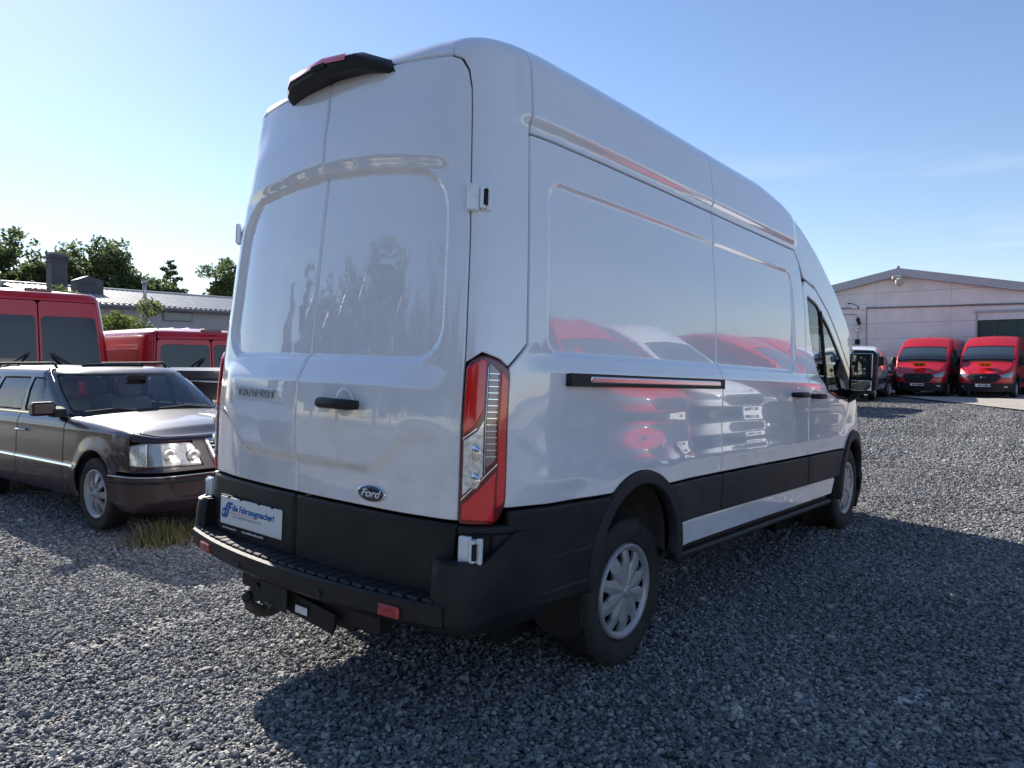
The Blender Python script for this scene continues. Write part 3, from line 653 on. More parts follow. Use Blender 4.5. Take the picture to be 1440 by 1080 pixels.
def build_hero():
    sh = Shell(PLAN, T3, RR, WT, IR, IF, (.2, 1.1), (4.9, 5.9), disp_van)
    P = sh.P
    t = thing('panel_van', 'large white high-roof panel van with tow bar in the foreground', 'van')
    M = Matrix(((0.9996998, 0.0, 0.0245014), (-0.0008892, 0.9993412, 0.0362823), (-0.0244853, -0.0362931, 0.9990412))).to_4x4()
    t.matrix_world = Matrix.Translation((.97, 1.208, 0)) @ M @ Matrix.Translation((-.97, -1.208, 0))
    rs = .0135
    XR = lambda x, z, *r: (float(sh.sxr(x)), z) + r
    van_common(t, sh, white, 3, .03, hero=True)
    for sg in (1, -1):
        hi = rs if sg > 0 else .03
        def SV(pts, d=.10):
            return np.array([(sg * float(sh.sy(p[0])), p[1]) for p in resample(np.array([q[:2] for q in pts], float), d)])[::1]
        # rear quarter side
        low = [(.262, .862), (.905, .862)] + arc(AR, .425, 126, 53, 16) + [(2.105, .862), (2.105, 2.345), (.355, 2.345), (.345, 1.9), (.348, 1.493), (.260, 1.40)]
        panel('side_panel', P, SV(low), white, t, res=hi)
        panel('side_door_panel', P, SV([(2.112, .862), (3.645, .862), (3.645, 2.12), (3.60, 2.26), (3.52, 2.345), (2.112, 2.345)]), white, t, res=hi)
        rt = [(y, float(sh.vtop(y))) for y in np.linspace(5.25, 2.115, 40)]
        panel('roof_side', P, SV([(2.115, 2.352), (3.53, 2.352), (3.62, 2.27), (3.69, 2.17), (3.95, 2.13), (4.25, 1.97), (4.6, 1.72), (4.85, 1.52), (5.06, 1.375), (5.2, 1.385)] + rt), white, t, res=hi * 1.3)
        rt = [(y, float(sh.vtop(y))) for y in np.linspace(2.108, .36, 12)]
        panel('roof_side', P, SV([(.358, 2.352), (2.108, 2.352)] + rt), white, t, res=hi * 1.3)
        # cab door with a window opening
        door = [(3.655, .862), (4.565, .862), (4.65, 1.07), (4.81, 1.25), (5.07, 1.385), (4.86, 1.505), (4.6, 1.70), (4.25, 1.95), (3.95, 2.11), (3.72, 2.15), (3.655, 2.10)]
        win = [(3.735, 2.045), (3.97, 2.00), (4.27, 1.83), (4.6, 1.60), (4.97, 1.335), (4.75, 1.27), (4.40, 1.275), (4.12, 1.33), (3.95, 1.44), (3.82, 1.60), (3.745, 1.82)]
        sw = lambda pts: np.array([(sg * float(sh.sy(p[0])), p[1]) for p in resample(rpoly([q + (.04,) for q in pts]), .05)])
        d = panel('cab_door', P, SV(door), white, t, holes=[sw(win)], res=hi * 1.3)
        g = panel('side_window', P, sw(win), glass, d, res=.06, off=-.012, depth=.004, bev=.001)
        inner = offs(np.array(win)[::-1] if area(np.array(win)) < 0 else np.array(win), .022)
        panel('window_seal', P, sw(win), blkpl, d, holes=[np.array([(sg * float(sh.sy(p[0])), p[1]) for p in inner])], res=.1, off=-.004, depth=.012)
        b = MB(); 
        p0 = P(np.array([sg * float(sh.sy(4.11))]), np.array([1.32]), -.008)[0]; p1 = P(np.array([sg * float(sh.sy(4.06))]), np.array([1.95]), -.008)[0]
        b.tube([p0, p1], .014, 6); b.build('window_divider', blkpl, d)
        # black side mouldings
        q0 = [(.275, .852), (.905, .852)] + arc(AR, .42, 127, 188, 12) + [(.66, .455), (.36, .455), (.275, .50)]
        panel('rear_corner_moulding', P, SV(q0), blkpl, t, res=.04, off=.012, bev=.008, depth=.04)
        for z0, ya, yb in ((.64, .50, .80), (.50, .44, .74)):
            panel('moulding_rib', P, SV([(ya, z0), (yb, z0 + .012), (yb, z0 + .022), (ya, z0 + .010)]), blkpl2, t, res=.1, off=.018, bev=.003, gap=0)
        panel('side_moulding', P, SV([(1.60, .643), (2.105, .643), (2.105, .853), (1.45, .853), (1.53, .76)]), blkpl2, t, res=.04, off=.014, bev=.008)
        panel('side_moulding', P, SV([(2.112, .643), (3.645, .643), (3.645, .853), (2.112, .853)]), blkpl2, t, res=.05, off=.014, bev=.008)
        panel('side_moulding', P, SV([(3.655, .643), (4.44, .643), (4.47, .75), (4.56, .853), (3.655, .853)]), blkpl2, t, res=.05, off=.014, bev=.008)
        panel('sill', P, SV([(1.60, .50), (4.36, .50), (4.42, .636), (1.60, .636)]), white, t, res=.08, off=-.012, bev=.01, depth=.05)
        b = MB(); b.box((sg * 1.0, 2.95, .455), (.10, 2.7, .035), .012); b.box((sg * .93, 2.95, .475), (.14, 2.75, .05), .01); b.build('side_step', blkpl, t)
        # sliding door rail and handles
        r_ = panel('door_rail', P, SV([(.56, 1.333), (2.075, 1.333), (2.075, 1.392), (.56, 1.392)]), blkpl, t, res=.1, off=.030, bev=.003, depth=.05)
        panel('rail_strip', P, SV([(.70, 1.347), (2.0, 1.347), (2.0, 1.381), (.70, 1.381)]), alu, r_, res=.05, off=.038, bev=.007, depth=.02)
        for y0, y1_, z0 in ((3.27, 3.50, 1.305), (3.69, 3.90, 1.295)):
            c0 = P(np.array([sg * float(sh.sy(y0))]), np.array([z0]), 0.)[0]; c1 = P(np.array([sg * float(sh.sy(y1_))]), np.array([z0]), 0.)[0]
            hx = sg * (abs(c0[0]) + .045); b = MB()
            b.tube([(hx - sg * .04, y0, z0), (hx, y0 + .03, z0), (hx, y1_ - .03, z0), (hx - sg * .04, y1_, z0)], [.016, .02, .02, .016], 10)
            o = b.build('door_handle', blkpl, t, True)
            v, f = lathe([(0, .055), (.003, .052), (-.006, .03), (-.008, 0)], 24); mk('handle_cup', [(x * sg, y, z) for x, y, z in v], f, white, o, True, loc=(c0[0] + sg * .003, (y0 + y1_) / 2, z0))
        # rear corner column
        a0 = float(sh.sxr(.867)); yT = float(sh.sy(.340)); yL = float(sh.sy(.255))
        vt = [(sg * float(a), float(sh.vtop(float(np.interp(a, sh.S, sh.Y))))) for a in np.linspace(float(sh.sy(.352)), a0 - .10, 8)]
        cc = [(sg * a0, 1.412), (sg * (a0 + (yL - a0) * .38), 1.453), (sg * (a0 + (yL - a0) * .78), 1.430), (sg * yL, 1.402), (sg * yT, 1.495), (sg * float(sh.sy(.337)), 1.9), (sg * float(sh.sy(.348)), 2.35)] + vt + [(sg * (a0 - .088), 2.642), (sg * (a0 - .040), 2.624), (sg * (a0 - .011), 2.577), (sg * a0, 2.50)]
        panel('corner_column', P, resample(np.array(cc), .1), white, t, res=hi)
        ladder_lamp(sh, t, sg, P, sg > 0 or True)
        # wheels: the left pair hangs a little lower on its springs
        for yy in (1.208, 4.958):
            dz = 0.0363 * (yy - 1.208) + (-.047 if sg < 0 else 0)
            make_wheel(t, (sg * .868, yy, .352 + dz), sg, name='wheel', hero=sg > 0)
        van_mirror(t, sg)
        # mud flap behind the rear wheel
        MB().prism([(sg * x_, z_) for x_, z_ in ((.74, .46), (1.0, .46), (1.0, .27), (.975, .235), (.93, .215), (.80, .215), (.76, .24), (.74, .28))], 1, .795, .812).build('mud_flap', blkpl, t)
    # black shell behind the gaps
    for a, b_ in ((-float(sh.sy(3.60)), float(sh.sy(3.60))),):
        o_ = [(a, .93)] + [(s_, .93) for s_ in np.linspace(a, b_, 40)[1:-1]] + [(b_, .93), (b_, 2.6)] + [(s_, 2.6) for s_ in np.linspace(b_, a, 40)[1:-1]] + [(a, 2.6)]
        sh2 = Shell(PLAN, T3, RR, WT, IR, IF, (.2, 1.1), (4.9, 5.9), None)
        panel('inner_shell', sh2.P, np.array(o_), dark, t, res=.12, off=-.05, bev=.001, gap=0, depth=.002)
    MB().box((0, 3.2, .50), (1.86, 2.9, .10)).build('floor_pan', dark, t)
    MB().box((0, .75, .60), (1.7, .5, .12)).build('rear_floor_pan', dark, t)
    # rear doors
    zt = lambda x: 2.632 + .042 * (1 - (x / .86) ** 2)
    for nm, xa, xb in (('rear_door', -.032, .866), ('rear_door', -.866, -.040)):
        tp = [(float(sh.sxr(x)), zt(x)) for x in np.linspace(xb - (.09 if xb > 0 else .040), xa + (.09 if xa < -.1 else -.040), 9)]
        if xb > 0: o_ = [XR(xa, 2.30), XR(xa, .812), XR(xb, .812), XR(xb, 2.50), XR(xb - .012, 2.575), XR(xb - .04, 2.62)] + tp
        else: o_ = [XR(xa, .812), XR(xb, .812), XR(xb, 2.30)] + tp + [XR(xa + .04, 2.62), XR(xa + .012, 2.575), XR(xa, 2.50)]
        dr = panel(nm, P, resample(np.array(o_), .08), white, t, res=.0125, bev=.006, gap=.003, depth=.03)
        # black lower cladding
        panel('door_cladding', P, [XR(xa, .52), XR(xb - (.02 if xb > 0 else 0), .52), XR(xb, .803), XR(xa, .803)], blkpl, dr, res=.03, off=.008, bev=.012, depth=.03)
        # hinges
        sg = 1 if xb > 0 else -1
        for zz in (2.047, .712):
            s_ = float(sh.sxr(.885)); 
            if zz > 1:
                c = P(np.array([sg * s_]), np.array([zz]), .012)[0]
                Mx = Matrix.Rotation(R(38 * sg), 3, 'Z')
            else: c = np.array([sg * .915, .13, zz]); Mx = Matrix.Rotation(R(12 * sg), 3, 'Z')
            h = MB().box(tuple(c + Mx @ Vector((-.008 * sg, -.002, 0))), (.050, .028, .105), .006, Mx).build('hinge', white, dr)
            MB().box(tuple(c + Mx @ Vector((.030 * sg, -.004, .0))), (.022, .036, .088), .004, Mx).box(tuple(c + Mx @ Vector((.052 * sg, .003, .0))), (.022, .02, .10), .004, Mx).build('hinge_arm', white, h)
            MB().tube([tuple(c + Mx @ Vector((.040 * sg, -.016, -.03))), tuple(c + Mx @ Vector((.040 * sg, -.016, .03)))], .010, 8).build('hinge_pin', dark, h)
    # roof header over the doors
    hd = [(float(sh.sxr(x)), zt(x) + .006) for x in np.linspace(-.78, .78, 15)] + [(float(sh.sxr(x)), float(sh.vtop(.1))) for x in np.linspace(.80, -.80, 15)]
    panel('roof_header', P, np.array(hd), white, t, res=.02)
    # high brake lamp with camera: slim angular pod, red strip along its upper edge
    zr = lambda x: 2.672 - .048 * (x / .36) ** 2
    sec = [(-.36, .150, .026), (-.325, .112, .046), (-.24, .072, .054), (0, .062, .057), (.20, .072, .053), (.32, .130, .034), (.37, .175, .012)]
    v = []; f = []
    for (x, y, hh) in sec:
        z = zr(x); v += [(x, y + .20, z + hh + .030), (x, y + .06, z + hh + .022), (x, y + .012, z + hh), (x, y, z + hh - .010), (x, y + .004, z + .006), (x, y + .03, z - .006), (x, y + .20, z - .006)]
    n = 7
    for i in range(len(sec) - 1):
        for k in range(n): f.append((i * n + k, i * n + (k + 1) % n, (i + 1) * n + (k + 1) % n, (i + 1) * n + k))
    f += [tuple(range(n)), tuple(range((len(sec) - 1) * n, len(sec) * n))[::-1]]
    bl = MB().add(v, f).build('brake_lamp', blkpl, t, True, sharp=24)
    v = []; f = []
    for (x, y, hh) in [(-.318, .107, .048), (-.24, .072, .054), (0, .062, .057), (.16, .070, .054)]:
        z = zr(x); v += [(x, y - .004, z + hh - .030), (x, y - .001, z + hh - .006), (x, y + .012, z + hh + .005)]
    for i in range(3):
        for k in range(2): f.append((i * 3 + k, i * 3 + k + 1, (i + 1) * 3 + k + 1, (i + 1) * 3 + k))
    MB().add(v, f).build('red_lamp_lens', redlens, bl, True)
    MB().box((-.02, .062, 2.692), (.10, .008, .026), .003).build('camera_window', dark, bl)
    # bumper with ribbed step
    by = lambda x: -.085 + .11 * (abs(x) / .9) ** 2.2
    xs = np.linspace(-.90, .90, 37); v = []; f = []
    prof = lambda x: [(.10 + .03 * abs(x), .512), (by(x) + .012, .517), (by(x), .508), (by(x) + .004, .44), (by(x) + .05, .405), (by(x) + .16, .40)]
    for x in xs:
        for (y, z) in prof(x): v.append((x, y, z))
    n = 6
    for i in range(len(xs) - 1):
        for k in range(n - 1): f.append((i * n + k, i * n + k + 1, (i + 1) * n + k + 1, (i + 1) * n + k))
    bump = MB(); bump.add(v, f); bo = bump.build('rear_bumper', blkpl, t, True, sharp=35)
    for x in np.arange(-.83, .84, .066):
        y0 = by(x) + .016; y1_ = .10 + .03 * abs(x)
        MB().box((float(x), (y0 + y1_) / 2, .5225), (.054, y1_ - y0, .014), .004).build('step_rib', blkpl2, bo)
    for sg in (1, -1):
        # corner of the bumper, with the niche for the lower hinge
        b = MB()
        s_a = float(sh.sxr(.885))
        cor = []
        v = []; f = []
        pl = [(.84, .028), (.875, .014), (.91, .018), (.95, .038), (.985, .075), (1.01, .12), (1.03, .18), (1.042, .26), (1.048, .36), (1.05, .46)]
        zz = [.395, .42, .46, .60, .665, .675]
        off = [.05, .015, 0, 0, .004, .03]
        for z, o_ in zip(zz, off):
            for k_, (x, y) in enumerate(pl):
                wk = min(1, max(0, (k_ - 5) / 2.)); z_ = .395 + (z - .395) * (1 + wk * (.785 - .675) / .28)
                v.append((sg * (x - o_ * .8 - .022), y + o_ * .8 + (z - .45) * .06 + .010, z_))
        npl = len(pl)
        for i in range(len(zz) - 1):
            for k in range(npl - 1):
                q = (i * npl + k, i * npl + k + 1, (i + 1) * npl + k + 1, (i + 1) * npl + k); f.append(q)
        b.add(v, f); b.build('bumper_corner', blkpl, t, True, sharp=50)
        # inner cheek beside the step
        b = MB(); b.prism([(.035, .50), (.20, .50), (.20, .69), (.05, .675)], 0, sg * .835, sg * .862); b.build('bumper_cheek', blkpl, t)
        # niche back wall and ledge under the lamp
        pr = lambda t_, z: (sg * (float(sh.sxr(.870)) + (float(sh.sy(.29)) - float(sh.sxr(.870))) * t_), z)
        panel('hinge_niche', P, [pr(0, .60), pr(1.0, .60), pr(1.0, .79), pr(0, .79)][::sg], blkpl, t, res=.04, off=-.005)
        panel('corner_ledge', P, rpoly([pr(-.02, .765), pr(1.05, .765), pr(1.05, .80) + (.01,), pr(.85, .80), pr(-.02, .798)][::sg]), blkpl, t, res=.04, off=.022, bev=.01, depth=.05)
        panel('niche_side', P, [pr(.60, .64), pr(1.05, .64), pr(1.05, .77), pr(.60, .77)][::sg], blkpl, t, res=.04, off=.020, bev=.01, depth=.05)
        xr = sg * .672
        MB().box((xr, by(xr) - .001, .462), (.105, .016, .046), .005, Matrix.Rotation(R(6 * sg), 3, 'Z')).build('rear_reflector', refl, bo)
        MB().tube([(sg * .30, by(.3) - .003, .455), (sg * .30, .0, .455)], .016, 14).build('parking_sensor', blkpl2, bo)
    # number plate holder, dealer plate and its lettering
    ry = .042
    fr = MB().box((-.385, ry + .002, .635), (.56, .014, .175), .004).build('plate_holder', dark, t)
    pv = MB().box((-.385, ry - .010, .650), (.52, .006, .135), .003).build('number_plate', platew, t)
    for x in (-.57, -.46, -.31, -.20): MB().box((x, ry - .012, .718), (.012, .012, .010), .002).build('plate_clip', dark, pv)
    fy = ry - .0135; rt_ = (R(90), 0, 0)
    link('lettering', text_mesh('die Fahrzeugmacher!', .0425, shear=.2, bold=.0012), ptext_b, pv, (-.540, fy, .655), rt_)
    link('lettering', text_mesh('Echt abgefahrener Service.', .024), ptext_g, pv, (-.540, fy, .624), rt_)
    MB().box((-.44, fy, .645), (.24, .0012, .0022)).build('underline', ptext_r, pv)
    MB().box((-.555, fy + .0012, .650), (.09, .001, .068)).build('pale_field', ptext_l, pv)
    lg = []
    for dx in (0, .022):   # two leaning strokes with a loop: the dealer's mark
        b = MB(); b.tube([(-.617 + dx, fy, .618), (-.600 + dx, fy, .628), (-.590 + dx, fy, .660), (-.578 + dx, fy, .684), (-.556 + dx, fy, .690)], .0062, 6)
        if dx == 0: b.tube([(-.600, fy, .655), (-.620, fy, .652), (-.628, fy, .634), (-.618, fy, .620), (-.603, fy, .626)], .0062, 6)
        else: b.tube([(-.568, fy, .668), (-.545, fy, .668)], .005, 6)
        b.build('emblem', ptext_b, pv, True)
    link('lettering', text_mesh('die Fahrzeugmacher', .015, shear=.2), platew, fr, (-.63, ry - .0065, .559), rt_)
    b = MB()   # web address, unreadable at this size
    for q in range(15): b.box((-.455 + .0125 * q, ry - .0062, .5635 + (.002 if q in (5, 9, 13) else 0)), (.0085, .0008, .008 if q not in (5, 9, 13) else .012))
    b.build('small_print', platew, fr)
    # lettering and badge on the doors
    me = text_mesh('TRANSIT', .078, ext=.003, bold=.0015); 
    o = link('lettering', me, letterm, t, (-.535, P(np.array([float(sh.sxr(-.535))]), np.array([1.245]), .008)[0][1], 1.222), (R(90), 0, -math.atan2(P(np.array([float(sh.sxr(-.535))]), np.array([1.245]), 0.)[0][1] - P(np.array([float(sh.sxr(-.20))]), np.array([1.245]), 0.)[0][1], .335))); o.scale = (1.12, .62, 1)
    yb = P(np.array([float(sh.sxr(.455))]), np.array([.872]), 0.)[0][1]
    v, f = lathe([(0, .034), (.005, .034), (.007, .031)], 40); bd = mk('oval_badge', [(y * 2.35, -x, z) for x, y, z in v], [q[::-1] for q in f], chrome, t, True, loc=(.455, yb, .872), rot=(0, 0, R(3)))
    v, f = lathe([(0.006, .0315), (.009, .028), (.010, 0)], 40); mk('badge_face', [(y * 2.4, -x, z) for x, y, z in v], [q[::-1] for q in f], ovalb, bd, True)
    o = link('lettering', text_mesh('Ford', .044, shear=.35, ext=.001, align='CENTER', bold=.0008), platew, bd, (-.002, -.0108, -.014), (R(90), 0, 0)); o.scale = (1.25, 1, 1)
    # rear handle with its cup
    yh = P(np.array([float(sh.sxr(.19))]), np.array([1.225]), 0.)[0][1]
    b = MB(); b.tube([(.165, yh - .012, 1.225), (.19, yh - .042, 1.225), (.37, yh - .040, 1.225), (.405, yh - .010, 1.225)], [.020, .022, .022, .018], 12)
    hd_ = b.build('rear_door_handle', blkpl, t, True, sharp=50)
    v, f = lathe([(-.002, .060), (.0022, .056), (-.001, .046), (-.003, 0)], 32); mk('handle_cup', [(y, -x, z) for x, y, z in v], f, white, hd_, True, loc=(.30, yh, 1.232))
    # tow bar
    tb = MB(); tb.box((.02, .10, .345), (1.0, .09, .09), .012); tb.box((.02, .11, .30), (.62, .05, .07), .006); hb = tb.build('tow_bar', blkpl, t)
    MB().prism([(-.30, .33), (-.08, .33), (-.08, .29), (.27, .26), (.29, .30), (.29, .345), (-.30, .40)], 1, .02, .035).build('tow_plate', blkpl, hb)
    MB().box((.07, .012, .315), (.085, .006, .034), .003).build('maker_label', platew, hb)
    b = MB(); b.tube([(-.13, .12, .30), (-.13, -.01, .275), (-.135, -.06, .280), (-.145, -.10, .31), (-.15, -.11, .335)], [.028, .028, .027, .024, .018], 12)
    b.build('tow_hook', rust, hb, True)
    v = []; 
    b = MB(); 
    for i in range(7):
        pass
    sv, sf = lathe([(math.cos(a) * .026, math.sin(a) * .026) for a in np.linspace(0, math.pi, 12)], 18); mk('tow_ball', sv, sf, blkpl, hb, True, loc=(-.155, -.11, .350))
    MB().box((-.10, -.015, .345), (.20, .012, .11), .004).box((-.10, .01, .402), (.22, .05, .008), .002).build('socket_bracket', blkpl2, hb)
    b = MB(); b.tube([(-.27, .08, .32), (-.27, .0, .32)], .042, 16); b.build('trailer_socket', blkpl, hb, True, sharp=40)
    MB().tube([(-.12, -.035, .30), (-.12, .02, .30)], .018, 12).build('bolt', steel, hb, True, sharp=40)
    MB().box((-.30, .25, .42), (.10, .35, .08), .01).box((.30, .25, .42), (.10, .35, .08), .01).build('tow_bar_bracket', dark, hb)
    # cab furniture
    simple_interior(t, seatd, (4.15,), .98, .55)
    MB().box((0, 4.95, 1.15), (1.75, .35, .28), .08).build('dashboard', seatd, t, True, sharp=40)
    MB().box((0, 3.55, 1.6), (1.70, .03, 1.7)).build('bulkhead', greypaint, t)
    v, f = [], []; b = MB(); b.tube([(-.45 + .19 * math.cos(a), 4.72 + .08 * math.sin(a), 1.30 + .17 * math.sin(a)) for a in np.linspace(0, 2 * math.pi, 25)], .014, 6, False); b.build('steering_wheel', dark, t, True)
    return t

privacy = mat('privacy_glass', (.018, .024, .028), .04, coat=1., spec=.9)
def build_van(label, paint, H, group, loc, rz, cat='van', board=True, rear_win=True, side_win=False, length_cut=0., cladding=True):
    T = {3: T3, 2: T2, 1: T1}[H]
    sh = Shell(PLAN, T, RR, WT, IR, IF, (.2, 1.1), (4.9, 5.9), None); P = sh.P
    t = thing('panel_van' if not side_win else 'minibus', label, cat, (0, 0, 0), 0, group)
    van_common(t, sh, paint, H, .07)
    zt = float(sh.zT(1.0))
    for sg in (1, -1):
        def SV(pts, d=.15): return np.array([(sg * float(sh.sy(p[0])), p[1]) for p in resample(np.array([q[:2] for q in pts], float), d)])
        wt_ = min(zt - .30, 2.0)
        top_ = [(y, float(sh.vtop(y))) for y in np.linspace(5.25, .16, 46)]
        s_in = float(sh.sxr(.873))
        side = [(.262, .80), (.80, .80)] + arc(AR, .425, 138, 42, 12) + [(4.6, .80), (4.65, 1.06), (4.80, 1.24), (5.08, 1.38), (5.2, 1.39)] + top_ + [(.15, 1.45), (.262, 1.42)]
        dw = [(3.75, min(2.0, zt - .22)), (4.0, min(1.98, zt - .25)), (4.27, min(1.81, zt - .35)), (4.6, 1.58 if H > 1 else 1.52), (4.95, 1.335), (4.4, 1.275), (3.95, 1.30), (3.75, 1.36)]
        panel('side_body', P, SV(side), paint, t, res=.09)
        panel('cab_window', P, SV(dw, .1), privacy, t, res=.1, off=.004)
        if side_win:
            for a, b_ in ((.45, 1.9), (2.0, 3.6)): panel('side_window', P, SV(rpoly([(a, 1.36, .06), (b_, 1.36, .06), (b_, wt_, .06), (a, wt_, .06)])), privacy, t, res=.15, off=.004)
        low = [(.275, .43), (.66, .43)] + arc(AR, .42, 190, 135, 8) + [(.90, .80), (.275, .80)]
        panel('rear_corner_moulding', P, SV(low), blkpl if cladding else paint, t, res=.1, off=.008)
        panel('side_moulding', P, SV([(1.60, .60), (4.42, .60), (4.55, .80), (1.49, .80)]), blkpl if cladding else paint, t, res=.15, off=.008)
        panel('sill', P, SV([(1.58, .40), (4.40, .40), (4.42, .60), (1.60, .60)]), paint, t, res=.15, off=-.01)
        ladder_lamp(sh, t, sg, P, False)
        for yy in (1.208, 4.958): make_wheel(t, (sg * .868, yy, .352), sg, name='wheel', cheap=True)
        van_mirror(t, sg, z=1.48)
    XR = lambda x, z, *r: (float(sh.sxr(x)), z) + r
    for xa, xb in ((-.866, -.006), (.006, .866)):
        dr = panel('rear_door', P, rpoly([XR(xa, .50, .02), XR(xb, .50, .02), XR(xb, zt - .16, .07), XR(xa, zt - .16, .07)]), paint, t, res=.06)
        if rear_win:
            a, b_ = (xa + .055, xb - .03) if xa < 0 else (xa + .03, xb - .055)
            panel('rear_window', P, rpoly([XR(a, 1.26, .07), XR(b_, 1.26, .07), XR(b_, min(zt - .24, 2.12), .07), XR(a, min(zt - .24, 2.12), .07)]), glassd, dr, res=.08, off=.006)
            cx = (xa + xb) / 2
            y_ = P(np.array([float(sh.sxr(cx * .5))]), np.array([1.34]), .02)[0][1]
            MB().tube([(cx * .9, y_ - .0, 1.28), (cx * .35, y_ - .015, 1.56)], .010, 6).tube([(cx * 1.2, y_ - .012, 1.34), (cx * .30, y_ - .018, 1.60)], .007, 4).build('rear_wiper', dark, dr)
        MB().box(((xa + xb) / 2 * .3, .035, 1.2), (.16, .03, .035), .008).build('door_handle', blkpl, dr)
    for sg in (1, -1):
        s0 = float(sh.sxr(.873)); cc = [(sg * s0, 1.45)] + [(sg * float(sh.sy(.155)), 1.45), (sg * float(sh.sy(.155)), float(sh.vtop(.15)))] + [(sg * s0, float(sh.vtop(.15)))]
        panel('corner_column', P, cc[::sg], paint, t, res=.05)
    hd = [XR(-.86, zt - .155), XR(.86, zt - .155), XR(.86, float(sh.vtop(.1))), XR(-.86, float(sh.vtop(.1)))]
    panel('roof_header', P, resample(np.array(hd), .12), paint, t, res=.08)
    b = MB(); b.box((0, .05, .44), (1.84, .20, .22), .04); b.build('rear_bumper', blkpl, t, True, sharp=40)
    MB().box((0, .09, zt - .02), (.34, .06, .045), .012).build('brake_lamp', redlens2, t)
    if side_win or rear_win:
        pl = MB().box((-.35, -.01, .70), (.52, .012, .11), .003).build('number_plate', platew, t)
    MB().box((0, 3.0, .50), (1.80, 4.6, .12)).build('floor_pan', dark, t)
    if board:
        bd = MB().box((0, 5.62, 1.345), (.46, .012, .25), .004, Matrix.Rotation(R(-50), 3, 'X')).build('orange_board', orange, t)
        for sg in (-1, 1):
            Mx = Matrix.Rotation(R(-50), 3, 'X')
            MB().box(Vector((sg * .075, 5.62, 1.335)) + Mx @ Vector((0, .009, -.01)), (.09, .006, .07), .002, Mx).build('pictogram', dark, bd)
    # ribs pressed into the roof
    top = sh.top(.045, (.1, .7, 5.7, 5.97))
    for a in (-.6, -.3, 0, .3, .6):
        panel('roof_rib', top, [(a - .02, .8), (a + .02, .8), (a + .02, 4.0), (a - .02, 4.0)], paint, t, res=.4, off=.012, bev=.004, gap=0, depth=.02)
    MB().tube([(-.1, 4.0, zt + .02), (-.1, 3.95, zt + .12)], .008, 6).build('aerial', dark, t)
    t.location = loc; t.rotation_euler = (0, 0, rz)
    return t

